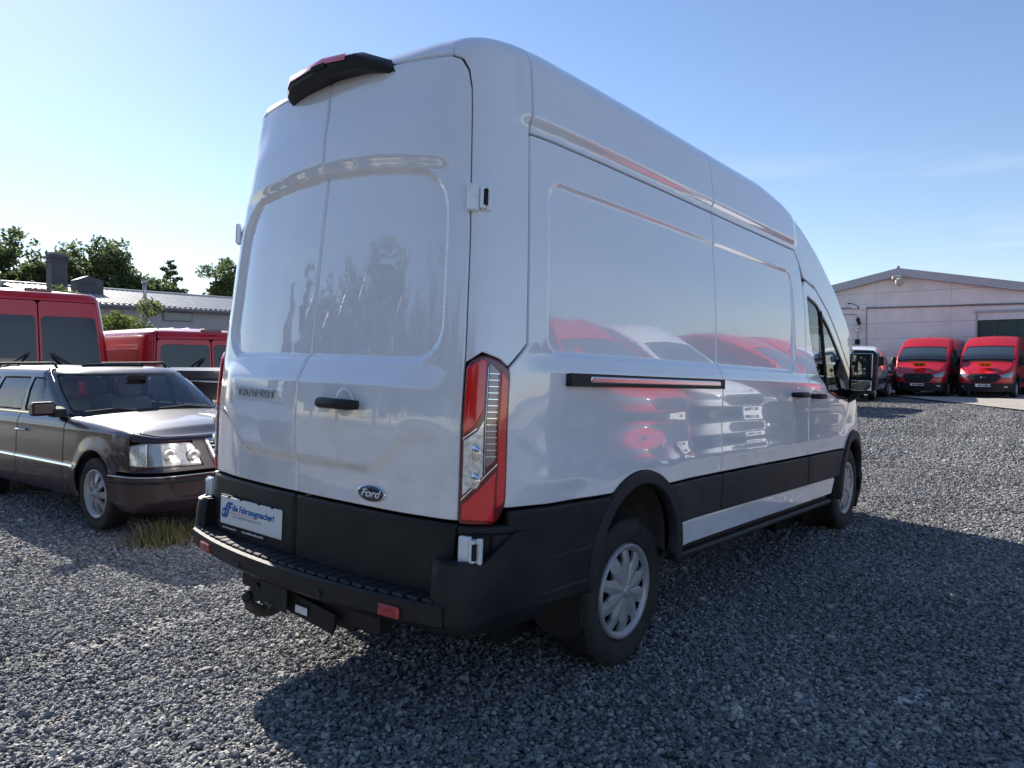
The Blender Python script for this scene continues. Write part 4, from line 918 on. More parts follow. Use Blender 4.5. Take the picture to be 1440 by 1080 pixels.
# ---------------------------------------------------------------- estate car and hatchback
def build_car(label, paint, loc, rz, hero=False, group=None, name='estate_car', tail=3.94, roofz=1.40):
    LP = [(0, -tail), (.5, -tail + .02), (.76, -tail + .11), (.845, -tail + .32), (.865, -tail + .9), (.87, -1.2), (.866, 0), (.85, .40), (.80, .66), (.70, .775), (.40, .835), (0, .85)]
    LT = [(-tail, .95), (-.8, .965), (-.55, .955), (0, .93), (.4, .90), (.66, .865), (.80, .835), (.85, .825)]
    LR = [(-tail, .06), (-.6, .07), (.3, .07), (.85, .05)]
    def disp(X, Y, z, v):
        d = -.012 * gauss(z, .62, .05) * 0
        d = d + .010 * (1 - sstep(z, .52, .56)) * (Y > -9)
        for c in ((0, .33), (-2.8, .33)):
            rad = np.hypot(Y - c[0], z - c[1]); d = d + .018 * (1 - sstep(rad, .36, .50)) * (z > .3)
        return d + .006 * gauss(z, .86, .02) * (Y < .3)
    LW = [(.15, .05), (.3, .02), (.5, 0), (.7, .004), (.85, .022), (1.0, .05)]
    sh = Shell(LP, LT, LR, LW, [(.1, 0), (.6, 0), (1.0, .02)], [(.1, .04), (.3, .0), (.55, .0), (.76, .05), (1., .09)], (-tail + .1, -tail + .5), (.3, .8), disp)
    P = sh.P
    zb = .945
    GP = [(0, -tail + .07), (.5, -tail + .09), (.68, -tail + .17), (.765, -tail + .4), (.80, -3.0), (.81, -2.0), (.80, -1.2), (.775, -.80), (.72, -.62), (.60, -.53), (.3, -.475), (0, -.46)]
    gr = Shell(GP, [(-tail - .1, roofz), (-.4, roofz)], [(-tail - .1, .07), (-.3, .07)], [(.9, 0), (1.0, .015), (1.2, .075), (roofz - .06, .15), (roofz + .05, .17)],
               [(.9, 0), (1.0, .02), (1.2, .14), (roofz + .05, .32)], [(.9, 0), (.96, .03), (1.2, .44), (roofz + .05, .86)], (-tail + .15, -tail + 1.2), (-1.7, -.62), None)
    G = gr.P
    t = thing(name, label, 'car', (0, 0, 0), 0, group)
    rs = .025 if hero else .07
    AFc = (0, .33); ARc = (-2.8, .33); ra = .365
    for sg in (1, -1):
        SV = lambda pts: np.array([(sg * float(sh.sy(p[0])), p[1]) for p in resample(np.array([q[:2] for q in pts], float), .1)])
        rim_ = lambda a, b, n: [(y, float(sh.vtop(y))) for y in np.linspace(a, b, n)]
        hl = [(.50, .60), (.55, .60)]
        panel('front_wing', P, SV([(-.62, .25), (-.40, .25)] + arc(AFc, ra, 194, 8, 20) + [(.40, .545), (.60, .545), (.60, .58), (  .565, .77)] + rim_(.60, -.62, 14)), paint, t, res=rs)
        panel('front_door', P, SV([(-1.745, .25), (-.63, .25), (-.63, .80)] + rim_(-.63, -1.745, 10)), paint, t, res=rs)
        panel('rear_door', P, SV([(-2.60, .60), (-2.44, .42), (-2.38, .25), (-1.755, .25)] + rim_(-1.755, -2.72, 8) + [(-2.70, .78)]), paint, t, res=rs)
        panel('rear_wing', P, SV([(-tail + .42, .30), (-3.2, .30)] + arc(ARc, ra, 186, 30, 16) + [(-2.61, .61), (-2.71, .78)] + rim_(-2.73, -tail + .42, 10)), paint, t, res=rs * 1.5)
        panel('trim_strip', P, SV([(-1.74, .522), (-.38, .522), (-.38, .545), (-1.74, .545)]), chrome, t, res=.1, off=.012, bev=.004, gap=0)
        panel('trim_strip', P, SV([(-2.42, .522), (-1.755, .522), (-1.755, .545), (-2.42, .545)]), chrome, t, res=.1, off=.012, bev=.004, gap=0)
        GV = lambda pts, r=.03: np.array([(sg * float(gr.sy(p[0])), p[1]) for p in resample(rpoly([q + (r,) for q in pts]), .06)])
        w1 = [(-1.71, .985), (-.86, .985), (-.92, 1.0), (-1.00, 1.30), (-1.71, 1.315)]
        w2 = [(-2.62, .985), (-1.80, .985), (-1.80, 1.315), (-2.52, 1.315)]
        w3 = [(-tail + .62, .99), (-2.74, .985), (-2.64, 1.31), (-tail + .75, 1.29)]
        o_ = [(-tail + .30, zb), (-.645, zb), (-.66, 1.0), (-.72, 1.2)] + [(y, float(gr.vtop(y))) for y in np.linspace(-.80, -tail + .42, 16)]
        panel('side_frame', G, np.array([(sg * float(gr.sy(p[0])), p[1]) for p in resample(np.array(o_, float), .1)]), paint, t, holes=[GV(w1), GV(w2), GV(w3)], res=rs * 1.3)
        for wq in (w1, w2, w3):
            panel('side_window', G, GV(wq), clearg, t, res=.12, off=-.010, bev=.001, depth=.004)
            inn = offs(np.array(wq, float), .014)
            panel('window_trim', G, GV(wq), dark, t, holes=[np.array([(sg * float(gr.sy(p[0])), p[1]) for p in inn])], res=.2, off=-.003, depth=.01, bev=.002)
        if hero:
            # chrome waist line and door seams of the frame
            panel('waist_strip', G, np.array([(sg * float(gr.sy(p[0])), p[1]) for p in resample(np.array([(-2.7, .958), (-.80, .958), (-.80, .970), (-2.7, .970)], float), .1)]), chrome, t, res=.2, off=.006, bev=.002, gap=0)
            # roof rail
            rr = [G(np.array([sg * float(gr.sy(y))]), np.array([1.45]), 0.)[0] for y in np.linspace(-1.35, -3.4, 12)]
            pts = [(sg * (abs(p[0]) - .05), p[1], roofz + .055) for p in rr]; pts[0] = (pts[0][0], pts[0][1] + .03, roofz + .0); pts[-1] = (pts[-1][0], pts[-1][1], roofz + .0)
            MB().tube(pts, .014, 8).build('roof_rail', dark, t, True)
        for y0 in (-1.60, -2.52):
            c = P(np.array([sg * float(sh.sy(y0))]), np.array([.80]), 0.)[0]
            MB().tube([(c[0], y0 - .09, .80), (c[0] + sg * .035, y0 - .07, .80), (c[0] + sg * .035, y0 + .07, .80), (c[0], y0 + .09, .80)], .013, 8).build('door_handle', chrome if hero else dark, t, True)
        # mirror
        mm = MB(); mm.box((sg * .975, -.78, 1.035), (.20, .11, .125), .02); mo = mm.build('door_mirror', paint, t, True, sharp=35)
        MB().prism([(-.86, .955), (-.68, .955), (-.72, 1.03), (-.84, 1.05)], 0, sg * .80, sg * .90).build('mirror_foot', dark, mo)
        MB().box((sg * .975, -.838, 1.035), (.16, .008, .09), .002).build('mirror_glass', mirrorm, mo)
        for yy in (0, -2.8): make_wheel(t, (sg * .765, yy, .317), sg, r=.317, w=.2, rim=.20, style='merc' if hero else 'five', name='wheel', cheap=not hero)
        for c in (AFc, ARc):
            v = []; f = []; n = 16
            for i in range(n + 1):
                a = math.pi * (-.06 + 1.12 * i / n)
                for xx in (.85, .5): v.append((sg * xx, c[0] + ra * math.cos(a), c[1] + ra * math.sin(a)))
            for i in range(n): f.append((i * 2, i * 2 + 1, i * 2 + 3, i * 2 + 2))
            mk('arch_liner', v, f, dark, t, True)
            MB().box((sg * .50, c[0], c[1] + .03), (.02, .7, .62)).build('arch_wall', dark, t)
        # head lamp unit and indicator
        A = lambda x, z: (sg * float(sh.sxf(x)), z); B = lambda y, z: (sg * float(sh.sy(y)), z)
        if sg < 0:
            A = lambda x, z: (2 * sh.L - float(sh.sxf(x)), z); B = lambda y, z: (2 * sh.L - float(sh.sy(y)), z)
        dirn = 1
        hm = panel('headlight', P, rpoly([B(.575, .595) + (.02,), A(.335, .585) + (.015,), A(.375, .73) + (.03,), A(.41, .785) + (.03,), B(.70, .793) + (.02,), B(.575, .770) + (.03,)]), lampgrid, t, res=.03, off=.0, bev=.004)
        panel('indicator_lens', P, rpoly([B(.58, .605) + (.015,), B(.725, .60) + (.01,), B(.735, .785) + (.01,), B(.60, .762) + (.03,)]), clearlens, hm, res=.03, off=.008)
        panel('main_lens', P, rpoly([B(.735, .60) + (.01,), A(.455, .595) + (.02,), A(.48, .78) + (.02,), B(.745, .785) + (.02,)]), headl, hm, res=.03, off=.010)
        for xq, zq in ((.60, .69), (.405, .67)):
            c_ = P(np.array([A(xq, zq)[0]]), np.array([zq]), .012)[0]; lv, lf = lathe([(0, .058), (-.006, .052), (-.004, .02), (.002, 0)], 24)
            mk('lamp_bowl', [(y * 1.05, x * -1 + 0, z) for x, y, z in lv], lf, alu, hm, True, loc=tuple(c_))
        panel('inner_lens', P, rpoly([A(.44, .60) + (.01,), A(.345, .595) + (.01,), A(.385, .725) + (.02,), A(.42, .775) + (.03,), A(.465, .778) + (.01,)]), clearlens, hm, res=.03, off=.008)
    # nose: corner frame, grille, bumper
    yv = lambda y: float(sh.sy(y)); s1 = lambda s: 2 * sh.L - s
    panel('nose_panel', P, [(yv(.60), .545), (s1(yv(.60)), .545), (s1(yv(.60)), .60), (s1(float(sh.sxf(.33))), .585), (s1(float(sh.sxf(.41))), .798), (float(sh.sxf(.41)), .798), (float(sh.sxf(.33)), .585), (yv(.60), .60)], paint, t, res=.05, off=-.003)
    ft = [(s_, float(sh.vtop(float(np.interp(min(s_, 2 * sh.L - s_), sh.S, sh.Y))))) for s_ in np.linspace(s1(yv(.60)), yv(.60), 40)]
    panel('nose_edge', P, [(yv(.60), .798), (s1(yv(.60)), .798)] + ft, paint, t, res=.04, off=-.002, gap=0)
    gl = panel('grille', P, rpoly([(float(sh.sxf(.22)), .555, .02), (s1(float(sh.sxf(.22))), .555, .02), (s1(float(sh.sxf(.31))), .815, .03), (float(sh.sxf(.31)), .815, .03)]), chrome if hero else dark, t, res=.04, off=.028, bev=.008, depth=.05)
    if hero:
        panel('grille_core', P, [(float(sh.sxf(.20)), .575), (s1(float(sh.sxf(.20))), .575), (s1(float(sh.sxf(.28))), .785), (float(sh.sxf(.28)), .785)], dark, gl, res=.1, off=.031)
        for z in (.60, .635, .67, .705, .74, .77):
            w_ = .205 + (z - .575) / .17 * .055
            panel('grille_slat', P, [(float(sh.sxf(w_)), z), (s1(float(sh.sxf(w_))), z), (s1(float(sh.sxf(w_))), z + .007), (float(sh.sxf(w_)), z + .007)], chrome, gl, res=.2, off=.036, bev=.002, gap=0, depth=.01)
    fb = panel('front_bumper', P, rpoly([(yv(.36), .30, .02), (yv(.48), .215, .02), (s1(yv(.48)), .215, .02), (s1(yv(.36)), .30, .02), (s1(yv(.36)), .53, .02), (yv(.36), .53, .02)]), paint, t, res=.04, off=.045, bev=.015, depth=.08)
    panel('bumper_strip', P, [(yv(.37), .462), (s1(yv(.37)), .462), (s1(yv(.37)), .485), (yv(.37), .485)], blkpl, fb, res=.1, off=.056, bev=.005, gap=0)
    panel('bumper_strip', P, [(yv(.37), .515), (s1(yv(.37)), .515), (s1(yv(.37)), .523), (yv(.37), .523)], chrome, fb, res=.1, off=.05, bev=.002, gap=0)
    for z in (.275, .305, .335):
        panel('air_slot', P, [(float(sh.sxf(.55)), z), (s1(float(sh.sxf(.55))), z), (s1(float(sh.sxf(.55))), z + .012), (float(sh.sxf(.55)), z + .012)], dark, fb, res=.2, off=.047, bev=.001, gap=0, depth=.004)
    sr = float(sh.sy(-tail + .40))
    panel('tail_panel', P, rpoly([(-sr, .30), (sr, .30), (sr, float(sh.vtop(-tail))), (-sr, float(sh.vtop(-tail)))]), paint, t, res=.1)
    panel('rear_bumper', P, rpoly([(-sr, .28, .03), (sr, .28, .03), (sr, .52, .03), (-sr, .52, .03)]), paint, t, res=.1, off=.06, depth=.08)
    for sg in (1, -1):
        panel('tail_lamp', P, rpoly([(sg * sr * .98, .60, .02), (sg * sr * .62, .60, .02), (sg * sr * .62, .85, .02), (sg * sr * .98, .85, .02)][::-sg]), redlens, t, res=.06, off=.01)
    # bonnet, scuttle, roof, screens
    tp = sh.top(.035, (-tail, -tail + .5, .60, .84))
    panel('bonnet', tp, [(-.93, -.50), (.93, -.50), (.935, .60), (.975, .66), (.975, .80), (.9, .835), (-.9, .835), (-.975, .80), (-.975, .66), (-.935, .60)], paint, t, res=rs * 1.4, off=.004)
    panel('wing_top', tp, [(.935, -.62), (1.0, -.62), (1.0, .66), (.935, .60)], paint, t, res=.05, gap=0, bev=.002)
    panel('wing_top', tp, [(-1.0, -.62), (-.935, -.62), (-.935, .60), (-1.0, .66)], paint, t, res=.05, gap=0, bev=.002)
    panel('scuttle', tp, [(-.93, -.80), (.93, -.80), (.93, -.505), (-.93, -.505)], dark, t, res=.1, off=-.012)
    gt = gr.top(.035, (-tail, -tail + .6, -.9, -.5))
    panel('roof', gt, rpoly([(-1, -tail + .10, .05), (1, -tail + .10, .05), (1, -.47, .04), (-1, -.47, .04)]), paint, t, res=.07, gap=0, bev=.002)
    if hero:
        panel('sun_roof', gt, rpoly([(-.52, -2.1, .06), (.52, -2.1, .06), (.52, -1.2, .06), (-.52, -1.2, .06)]), blackpaint, t, res=.07, off=.003)
    sf = float(gr.sy(-.700)); L2 = 2 * gr.L
    scr = [(sf + .035, .985, .04), (L2 - sf - .035, .985, .04), (L2 - sf - .02, roofz - .055, .05), (sf + .02, roofz - .055, .05)]
    panel('screen_frame', G, [(sf - .05, zb), (L2 - sf + .05, zb), (L2 - sf + .05, roofz + .02), (sf - .05, roofz + .02)], paint, t, holes=[rpoly(scr)], res=.06, gap=0)
    panel('windscreen', G, rpoly(scr), clearg, t, res=.08, off=-.004, bev=.001, depth=.004)
    panel('screen_seal', G, rpoly(scr), dark, t, holes=[rpoly([(sf + .055, 1.01, .04), (L2 - sf - .055, 1.01, .04), (L2 - sf - .04, roofz - .075, .05), (sf + .04, roofz - .075, .05)])], res=.2, off=.001, depth=.008, bev=.002)
    sb = float(gr.sy(-tail + .30))
    rw = [(-sb + .09, 1.0, .04), (sb - .09, 1.0, .04), (sb - .10, roofz - .09, .05), (-sb + .10, roofz - .09, .05)]
    panel('tailgate', G, [(-sb, zb), (sb, zb), (sb, roofz + .02), (-sb, roofz + .02)], paint, t, holes=[rpoly(rw)], res=.1, gap=0)
    panel('rear_window', G, rpoly(rw), clearg, t, res=.1, off=-.004, bev=.001, depth=.004)
    for sg in (.15, -.55):
        MB().tube([(sg, -.52, .985), (sg + .25, -.60, 1.015), (sg + .55, -.56, 1.0)], .008, 5).build('wiper', dark, t)
    # inside
    seat = seatb if hero else seatd
    simple_interior(t, seat, (-1.55, -2.45), .48, .42)
    MB().box((0, -.92, .88), (1.40, .35, .14), .05).build('dashboard', seatd, t, True, sharp=40)
    MB().box((0, -1.9, .30), (1.5, 3.7, .06)).build('floor_pan', dark, t)
    MB().box((0, -.1, .55), (1.1, 1.2, .3)).build('engine_block', dark, t)
    b = MB(); b.tube([(-.38 + .18 * math.cos(a), -1.12 + .05 * math.sin(a), .93 + .17 * math.sin(a)) for a in np.linspace(0, 2 * math.pi, 21)], .013, 6, False); b.build('steering_wheel', dark, t, True)
    if hero: MB().box((0, -1.02, 1.30), (.20, .03, .055), .01).build('inside_mirror', dark, t)
    t.location = loc; t.rotation_euler = (0, 0, rz)
    return t

# ---------------------------------------------------------------- ground
def ground_material():
    m = bpy.data.materials.new('gravel_ground'); m.use_nodes = True; nt = m.node_tree; b = nt.nodes['Principled BSDF']
    t = nt.nodes.new('ShaderNodeTexCoord')
    v = nt.nodes.new('ShaderNodeTexVoronoi'); v.inputs['Scale'].default_value = 42
    v2 = nt.nodes.new('ShaderNodeTexVoronoi'); v2.feature = 'DISTANCE_TO_EDGE'; v2.inputs['Scale'].default_value = 42
    n = nt.nodes.new('ShaderNodeTexNoise'); n.inputs['Scale'].default_value = .45; n.inputs['Detail'].default_value = 6
    r = nt.nodes.new('ShaderNodeValToRGB'); e = r.color_ramp.elements
    e[0].position = 0; e[0].color = (.08, .08, .085, 1); e[1].position = 1; e[1].color = (.60, .59, .57, 1)
    k = r.color_ramp.elements.new(.6); k.color = (.29, .29, .29, 1)
    sp = nt.nodes.new('ShaderNodeSeparateColor'); mr = nt.nodes.new('ShaderNodeMapRange'); mr.inputs[3].default_value = .75; mr.inputs[4].default_value = 1.2; mr.inputs[1].default_value = .35; mr.inputs[2].default_value = .65
    mx = nt.nodes.new('ShaderNodeVectorMath'); mx.operation = 'SCALE'
    for q in (v, v2, n): nt.links.new(t.outputs['Object'], q.inputs['Vector'])
    nt.links.new(v.outputs['Color'], sp.inputs[0]); nt.links.new(sp.outputs[0], r.inputs[0]); nt.links.new(n.outputs[0], mr.inputs[0])
    nt.links.new(r.outputs[0], mx.inputs[0]); nt.links.new(mr.outputs[0], mx.inputs['Scale']); nt.links.new(mx.outputs[0], b.inputs['Base Color'])
    bp = nt.nodes.new('ShaderNodeBump'); bp.inputs['Strength'].default_value = .9; bp.inputs['Distance'].default_value = .03
    ad = nt.nodes.new('ShaderNodeMath'); ad.operation = 'MULTIPLY_ADD'; ad.inputs[1].default_value = 6.0
    nt.links.new(v2.outputs['Distance'], ad.inputs[0]); nt.links.new(sp.outputs[1], ad.inputs[2])
    nt.links.new(ad.outputs[0], bp.inputs['Height']); nt.links.new(bp.outputs[0], b.inputs['Normal'])
    b.inputs['Roughness'].default_value = .85
    return m
gmat = ground_material()
def gh(x, y): return .018 * np.sin(x * .8 + .3) * np.cos(y * .6) + .012 * np.sin(x * 2.1 + y * 1.3) * (np.hypot(x - 1, y - 1) < 60)
xs = np.concatenate([np.linspace(-300, -30, 10), np.linspace(-28, 20, 97), np.linspace(24, 300, 10)]); ys = np.concatenate([np.linspace(-200, -12, 8), np.linspace(-10, 42, 105), np.linspace(46, 400, 10)])
gx, gy = np.meshgrid(xs, ys); gz = np.where((np.abs(gx) < 29) & (gy < 43) & (gy > -11), gh(gx, gy), 0) - .02
nx_ = len(xs); V = np.stack([gx, gy, gz], -1).reshape(-1, 3)
F = [(j * nx_ + i, j * nx_ + i + 1, (j + 1) * nx_ + i + 1, (j + 1) * nx_ + i) for j in range(len(ys) - 1) for i in range(nx_ - 1)]
tag(mk('gravel_ground', V, F, gmat, None, True), kind='structure')
concrete = mat('concrete_apron', (.36, .33, .29), .9, noise=.18, nscale=1.5, bump=.4, bscale=20)
ap = [(-30, 60), (-14, 44), (-4.8, 33.2), (-2.7, 29.9), (.8, 24.5), (5, 18.5), (14, 10), (40, -5), (40, 60)]
tag(mk('concrete_apron', [(x, y, .030) for x, y in ap], [tuple(range(len(ap)))[::-1]], concrete), kind='structure')

# loose stones: real geometry spread over the yard, thinning out with distance
def stone_mat(name='stone'):
    m = bpy.data.materials.new(name); m.use_nodes = True; nt = m.node_tree; b = nt.nodes['Principled BSDF']; MATS[name] = m
    oi = nt.nodes.new('ShaderNodeObjectInfo'); r = nt.nodes.new('ShaderNodeValToRGB'); e = r.color_ramp.elements
    e[0].color = (.10, .10, .105, 1); e[1].color = (.48, .475, .46, 1); k = e.new(.30); k.color = (.175, .176, .180, 1); k = e.new(.75); k.color = (.285, .285, .283, 1); k = e.new(.92); k.color = (.37, .355, .33, 1)
    t = nt.nodes.new('ShaderNodeTexCoord'); n = nt.nodes.new('ShaderNodeTexNoise'); n.inputs['Scale'].default_value = 3.0; n.inputs['Detail'].default_value = 5
    nt.links.new(t.outputs['Object'], n.inputs['Vector'])
    mr = nt.nodes.new('ShaderNodeMapRange'); mr.inputs[1].default_value = .3; mr.inputs[2].default_value = .7; mr.inputs[3].default_value = .75; mr.inputs[4].default_value = 1.25
    mx = nt.nodes.new('ShaderNodeVectorMath'); mx.operation = 'SCALE'
    # broad patches of dust and damp over the yard
    pn = nt.nodes.new('ShaderNodeTexNoise'); pn.inputs['Scale'].default_value = .55; pn.inputs['Detail'].default_value = 4; nt.links.new(oi.outputs['Location'], pn.inputs['Vector'])
    pr = nt.nodes.new('ShaderNodeMapRange'); pr.inputs[1].default_value = .35; pr.inputs[2].default_value = .65; pr.inputs[3].default_value = -.13; pr.inputs[4].default_value = .10; nt.links.new(pn.outputs[0], pr.inputs[0])
    pa = nt.nodes.new('ShaderNodeMath'); pa.operation = 'ADD'; nt.links.new(pr.outputs[0], pa.inputs[0]); nt.links.new(oi.outputs['Random'], pa.inputs[1]); nt.links.new(pa.outputs[0], r.inputs[0]); nt.links.new(n.outputs[0], mr.inputs[0]); nt.links.new(r.outputs[0], mx.inputs[0]); nt.links.new(mr.outputs[0], mx.inputs['Scale']); nt.links.new(mx.outputs[0], b.inputs['Base Color'])
    b.inputs['Roughness'].default_value = .78; b.inputs['Specular IOR Level'].default_value = .3
    return m
smat = stone_mat()
def gravel():
    import mathutils
    pts = []; scl = []
    yaw0 = math.radians(-39.1)
    def zone(r0, r1, dens, half, s0, s1):
        A = half * (r1 ** 2 - r0 ** 2); n = int(A * dens)
        r_ = np.sqrt(rng.uniform(r0 ** 2, r1 ** 2, n)); a = yaw0 + rng.uniform(-half, half, n)
        x = 2.7965 + r_ * np.sin(a); y = -1.868 + r_ * np.cos(a)
        z = gh(x, y) - .02 + rng.uniform(-.004, .010, n)
        s = s0 + (s1 - s0) * rng.beta(1.6, 3.5, n)
        pts.append(np.stack([x, y, z], 1)); scl.append(s)
    zone(.9, 6.5, 6200, math.radians(60), .0048, .0165)
    zone(1.2, 12, 26, math.radians(52), .018, .030)
    zone(6.5, 12, 2500, math.radians(50), .0065, .019)
    zone(12, 20, 560, math.radians(42), .010, .028)
    zone(20, 30, 190, math.radians(40), .012, .030)
    p = np.concatenate(pts); s = np.concatenate(scl)
    # none inside the concrete
    inn = inside(np.array(ap, float), p[:, :2]); p = p[~inn]; s = s[~inn]
    # worn wheel tracks and thin patches where the fines show through
    x_, y_ = p[:, 0], p[:, 1]
    q_ = np.sin(x_ * 1.7 + 1.3 * np.sin(y_ * .9)) * np.sin(y_ * 1.3 + .8 * np.sin(x_ * 1.1 + 2)) + .5 * np.sin(x_ * 4.1 + y_ * 2.7)
    tr_ = np.maximum.reduce([np.exp(-((x_ - c - .25 * np.sin(y_ * .25)) / .16) ** 2) for c in (2.6, 4.2, -1.35, .35)]) * .55
    keep = rng.uniform(0, 1, len(x_)) > np.clip(.34 * (q_ + .2) + tr_, 0, .62)
    p = p[keep]; s = s[keep]; p[:, 2] -= .006 * np.clip(tr_[keep], 0, 1)
    me = bpy.data.meshes.new('gravel'); me.vertices.add(len(p)); me.vertices.foreach_set('co', p.astype(np.float32).ravel())
    a = me.attributes.new('scl', 'FLOAT_VECTOR', 'POINT')
    sv = np.stack([s * rng.uniform(.8, 1.45, len(s)), s * rng.uniform(.7, 1.1, len(s)), s * rng.uniform(.40, .85, len(s))], 1); a.data.foreach_set('vector', sv.astype(np.float32).ravel())
    a = me.attributes.new('rot', 'FLOAT_VECTOR', 'POINT')
    rv = np.stack([rng.normal(0, .32, len(s)), rng.normal(0, .32, len(s)), rng.uniform(0, 6.28, len(s))], 1); a.data.foreach_set('vector', rv.astype(np.float32).ravel())
    o = link('gravel', me); tag(o, kind='stuff')
    ng = bpy.data.node_groups.new('gravel', 'GeometryNodeTree')
    ng.interface.new_socket('Geometry', in_out='INPUT', socket_type='NodeSocketGeometry'); ng.interface.new_socket('Geometry', in_out='OUTPUT', socket_type='NodeSocketGeometry')
    N = ng.nodes.new; l = ng.links.new
    gi = N('NodeGroupInput'); go = N('NodeGroupOutput')
    join = N('GeometryNodeJoinGeometry')
    for i in range(7):
        ico = N('GeometryNodeMeshIcoSphere'); ico.inputs['Radius'].default_value = 1; ico.inputs['Subdivisions'].default_value = 2
        sp = N('GeometryNodeSetPosition'); ns = N('ShaderNodeTexNoise'); ns.inputs['Scale'].default_value = .95; ns.inputs['Detail'].default_value = 2
        ps = N('GeometryNodeInputPosition'); ad = N('ShaderNodeVectorMath'); ad.inputs[1].default_value = (i * 7.3, i * 3.1, i * 5.7); l(ps.outputs[0], ad.inputs[0]); l(ad.outputs[0], ns.inputs['Vector'])
        sb = N('ShaderNodeVectorMath'); sb.operation = 'SUBTRACT'; sb.inputs[1].default_value = (.5, .5, .5); l(ns.outputs['Color'], sb.inputs[0])
        sc = N('ShaderNodeVectorMath'); sc.operation = 'SCALE'; sc.inputs['Scale'].default_value = 2.4; l(sb.outputs[0], sc.inputs[0]); l(sc.outputs[0], sp.inputs['Offset'])
        l(ico.outputs[0], sp.inputs[0])
        sm = N('GeometryNodeSetMaterial'); sm.inputs['Material'].default_value = smat; l(sp.outputs[0], sm.inputs[0])
        gti = N('GeometryNodeGeometryToInstance'); l(sm.outputs[0], gti.inputs[0]); l(gti.outputs[0], join.inputs[0])
    ip = N('GeometryNodeInstanceOnPoints'); ip.inputs['Pick Instance'].default_value = True
    def attr(nm):
        n = N('GeometryNodeInputNamedAttribute'); n.data_type = 'FLOAT_VECTOR'; n.inputs[0].default_value = nm; return n.outputs[0]
    e2 = N('FunctionNodeEulerToRotation'); l(attr('rot'), e2.inputs[0])
    l(gi.outputs[0], ip.inputs['Points']); l(join.outputs[0], ip.inputs['Instance']); l(e2.outputs[0], ip.inputs['Rotation']); l(attr('scl'), ip.inputs['Scale'])
    l(ip.outputs[0], go.inputs[0])
    md = o.modifiers.new('gravel', 'NODES'); md.node_group = ng
    print('stones', len(p))
gravel()

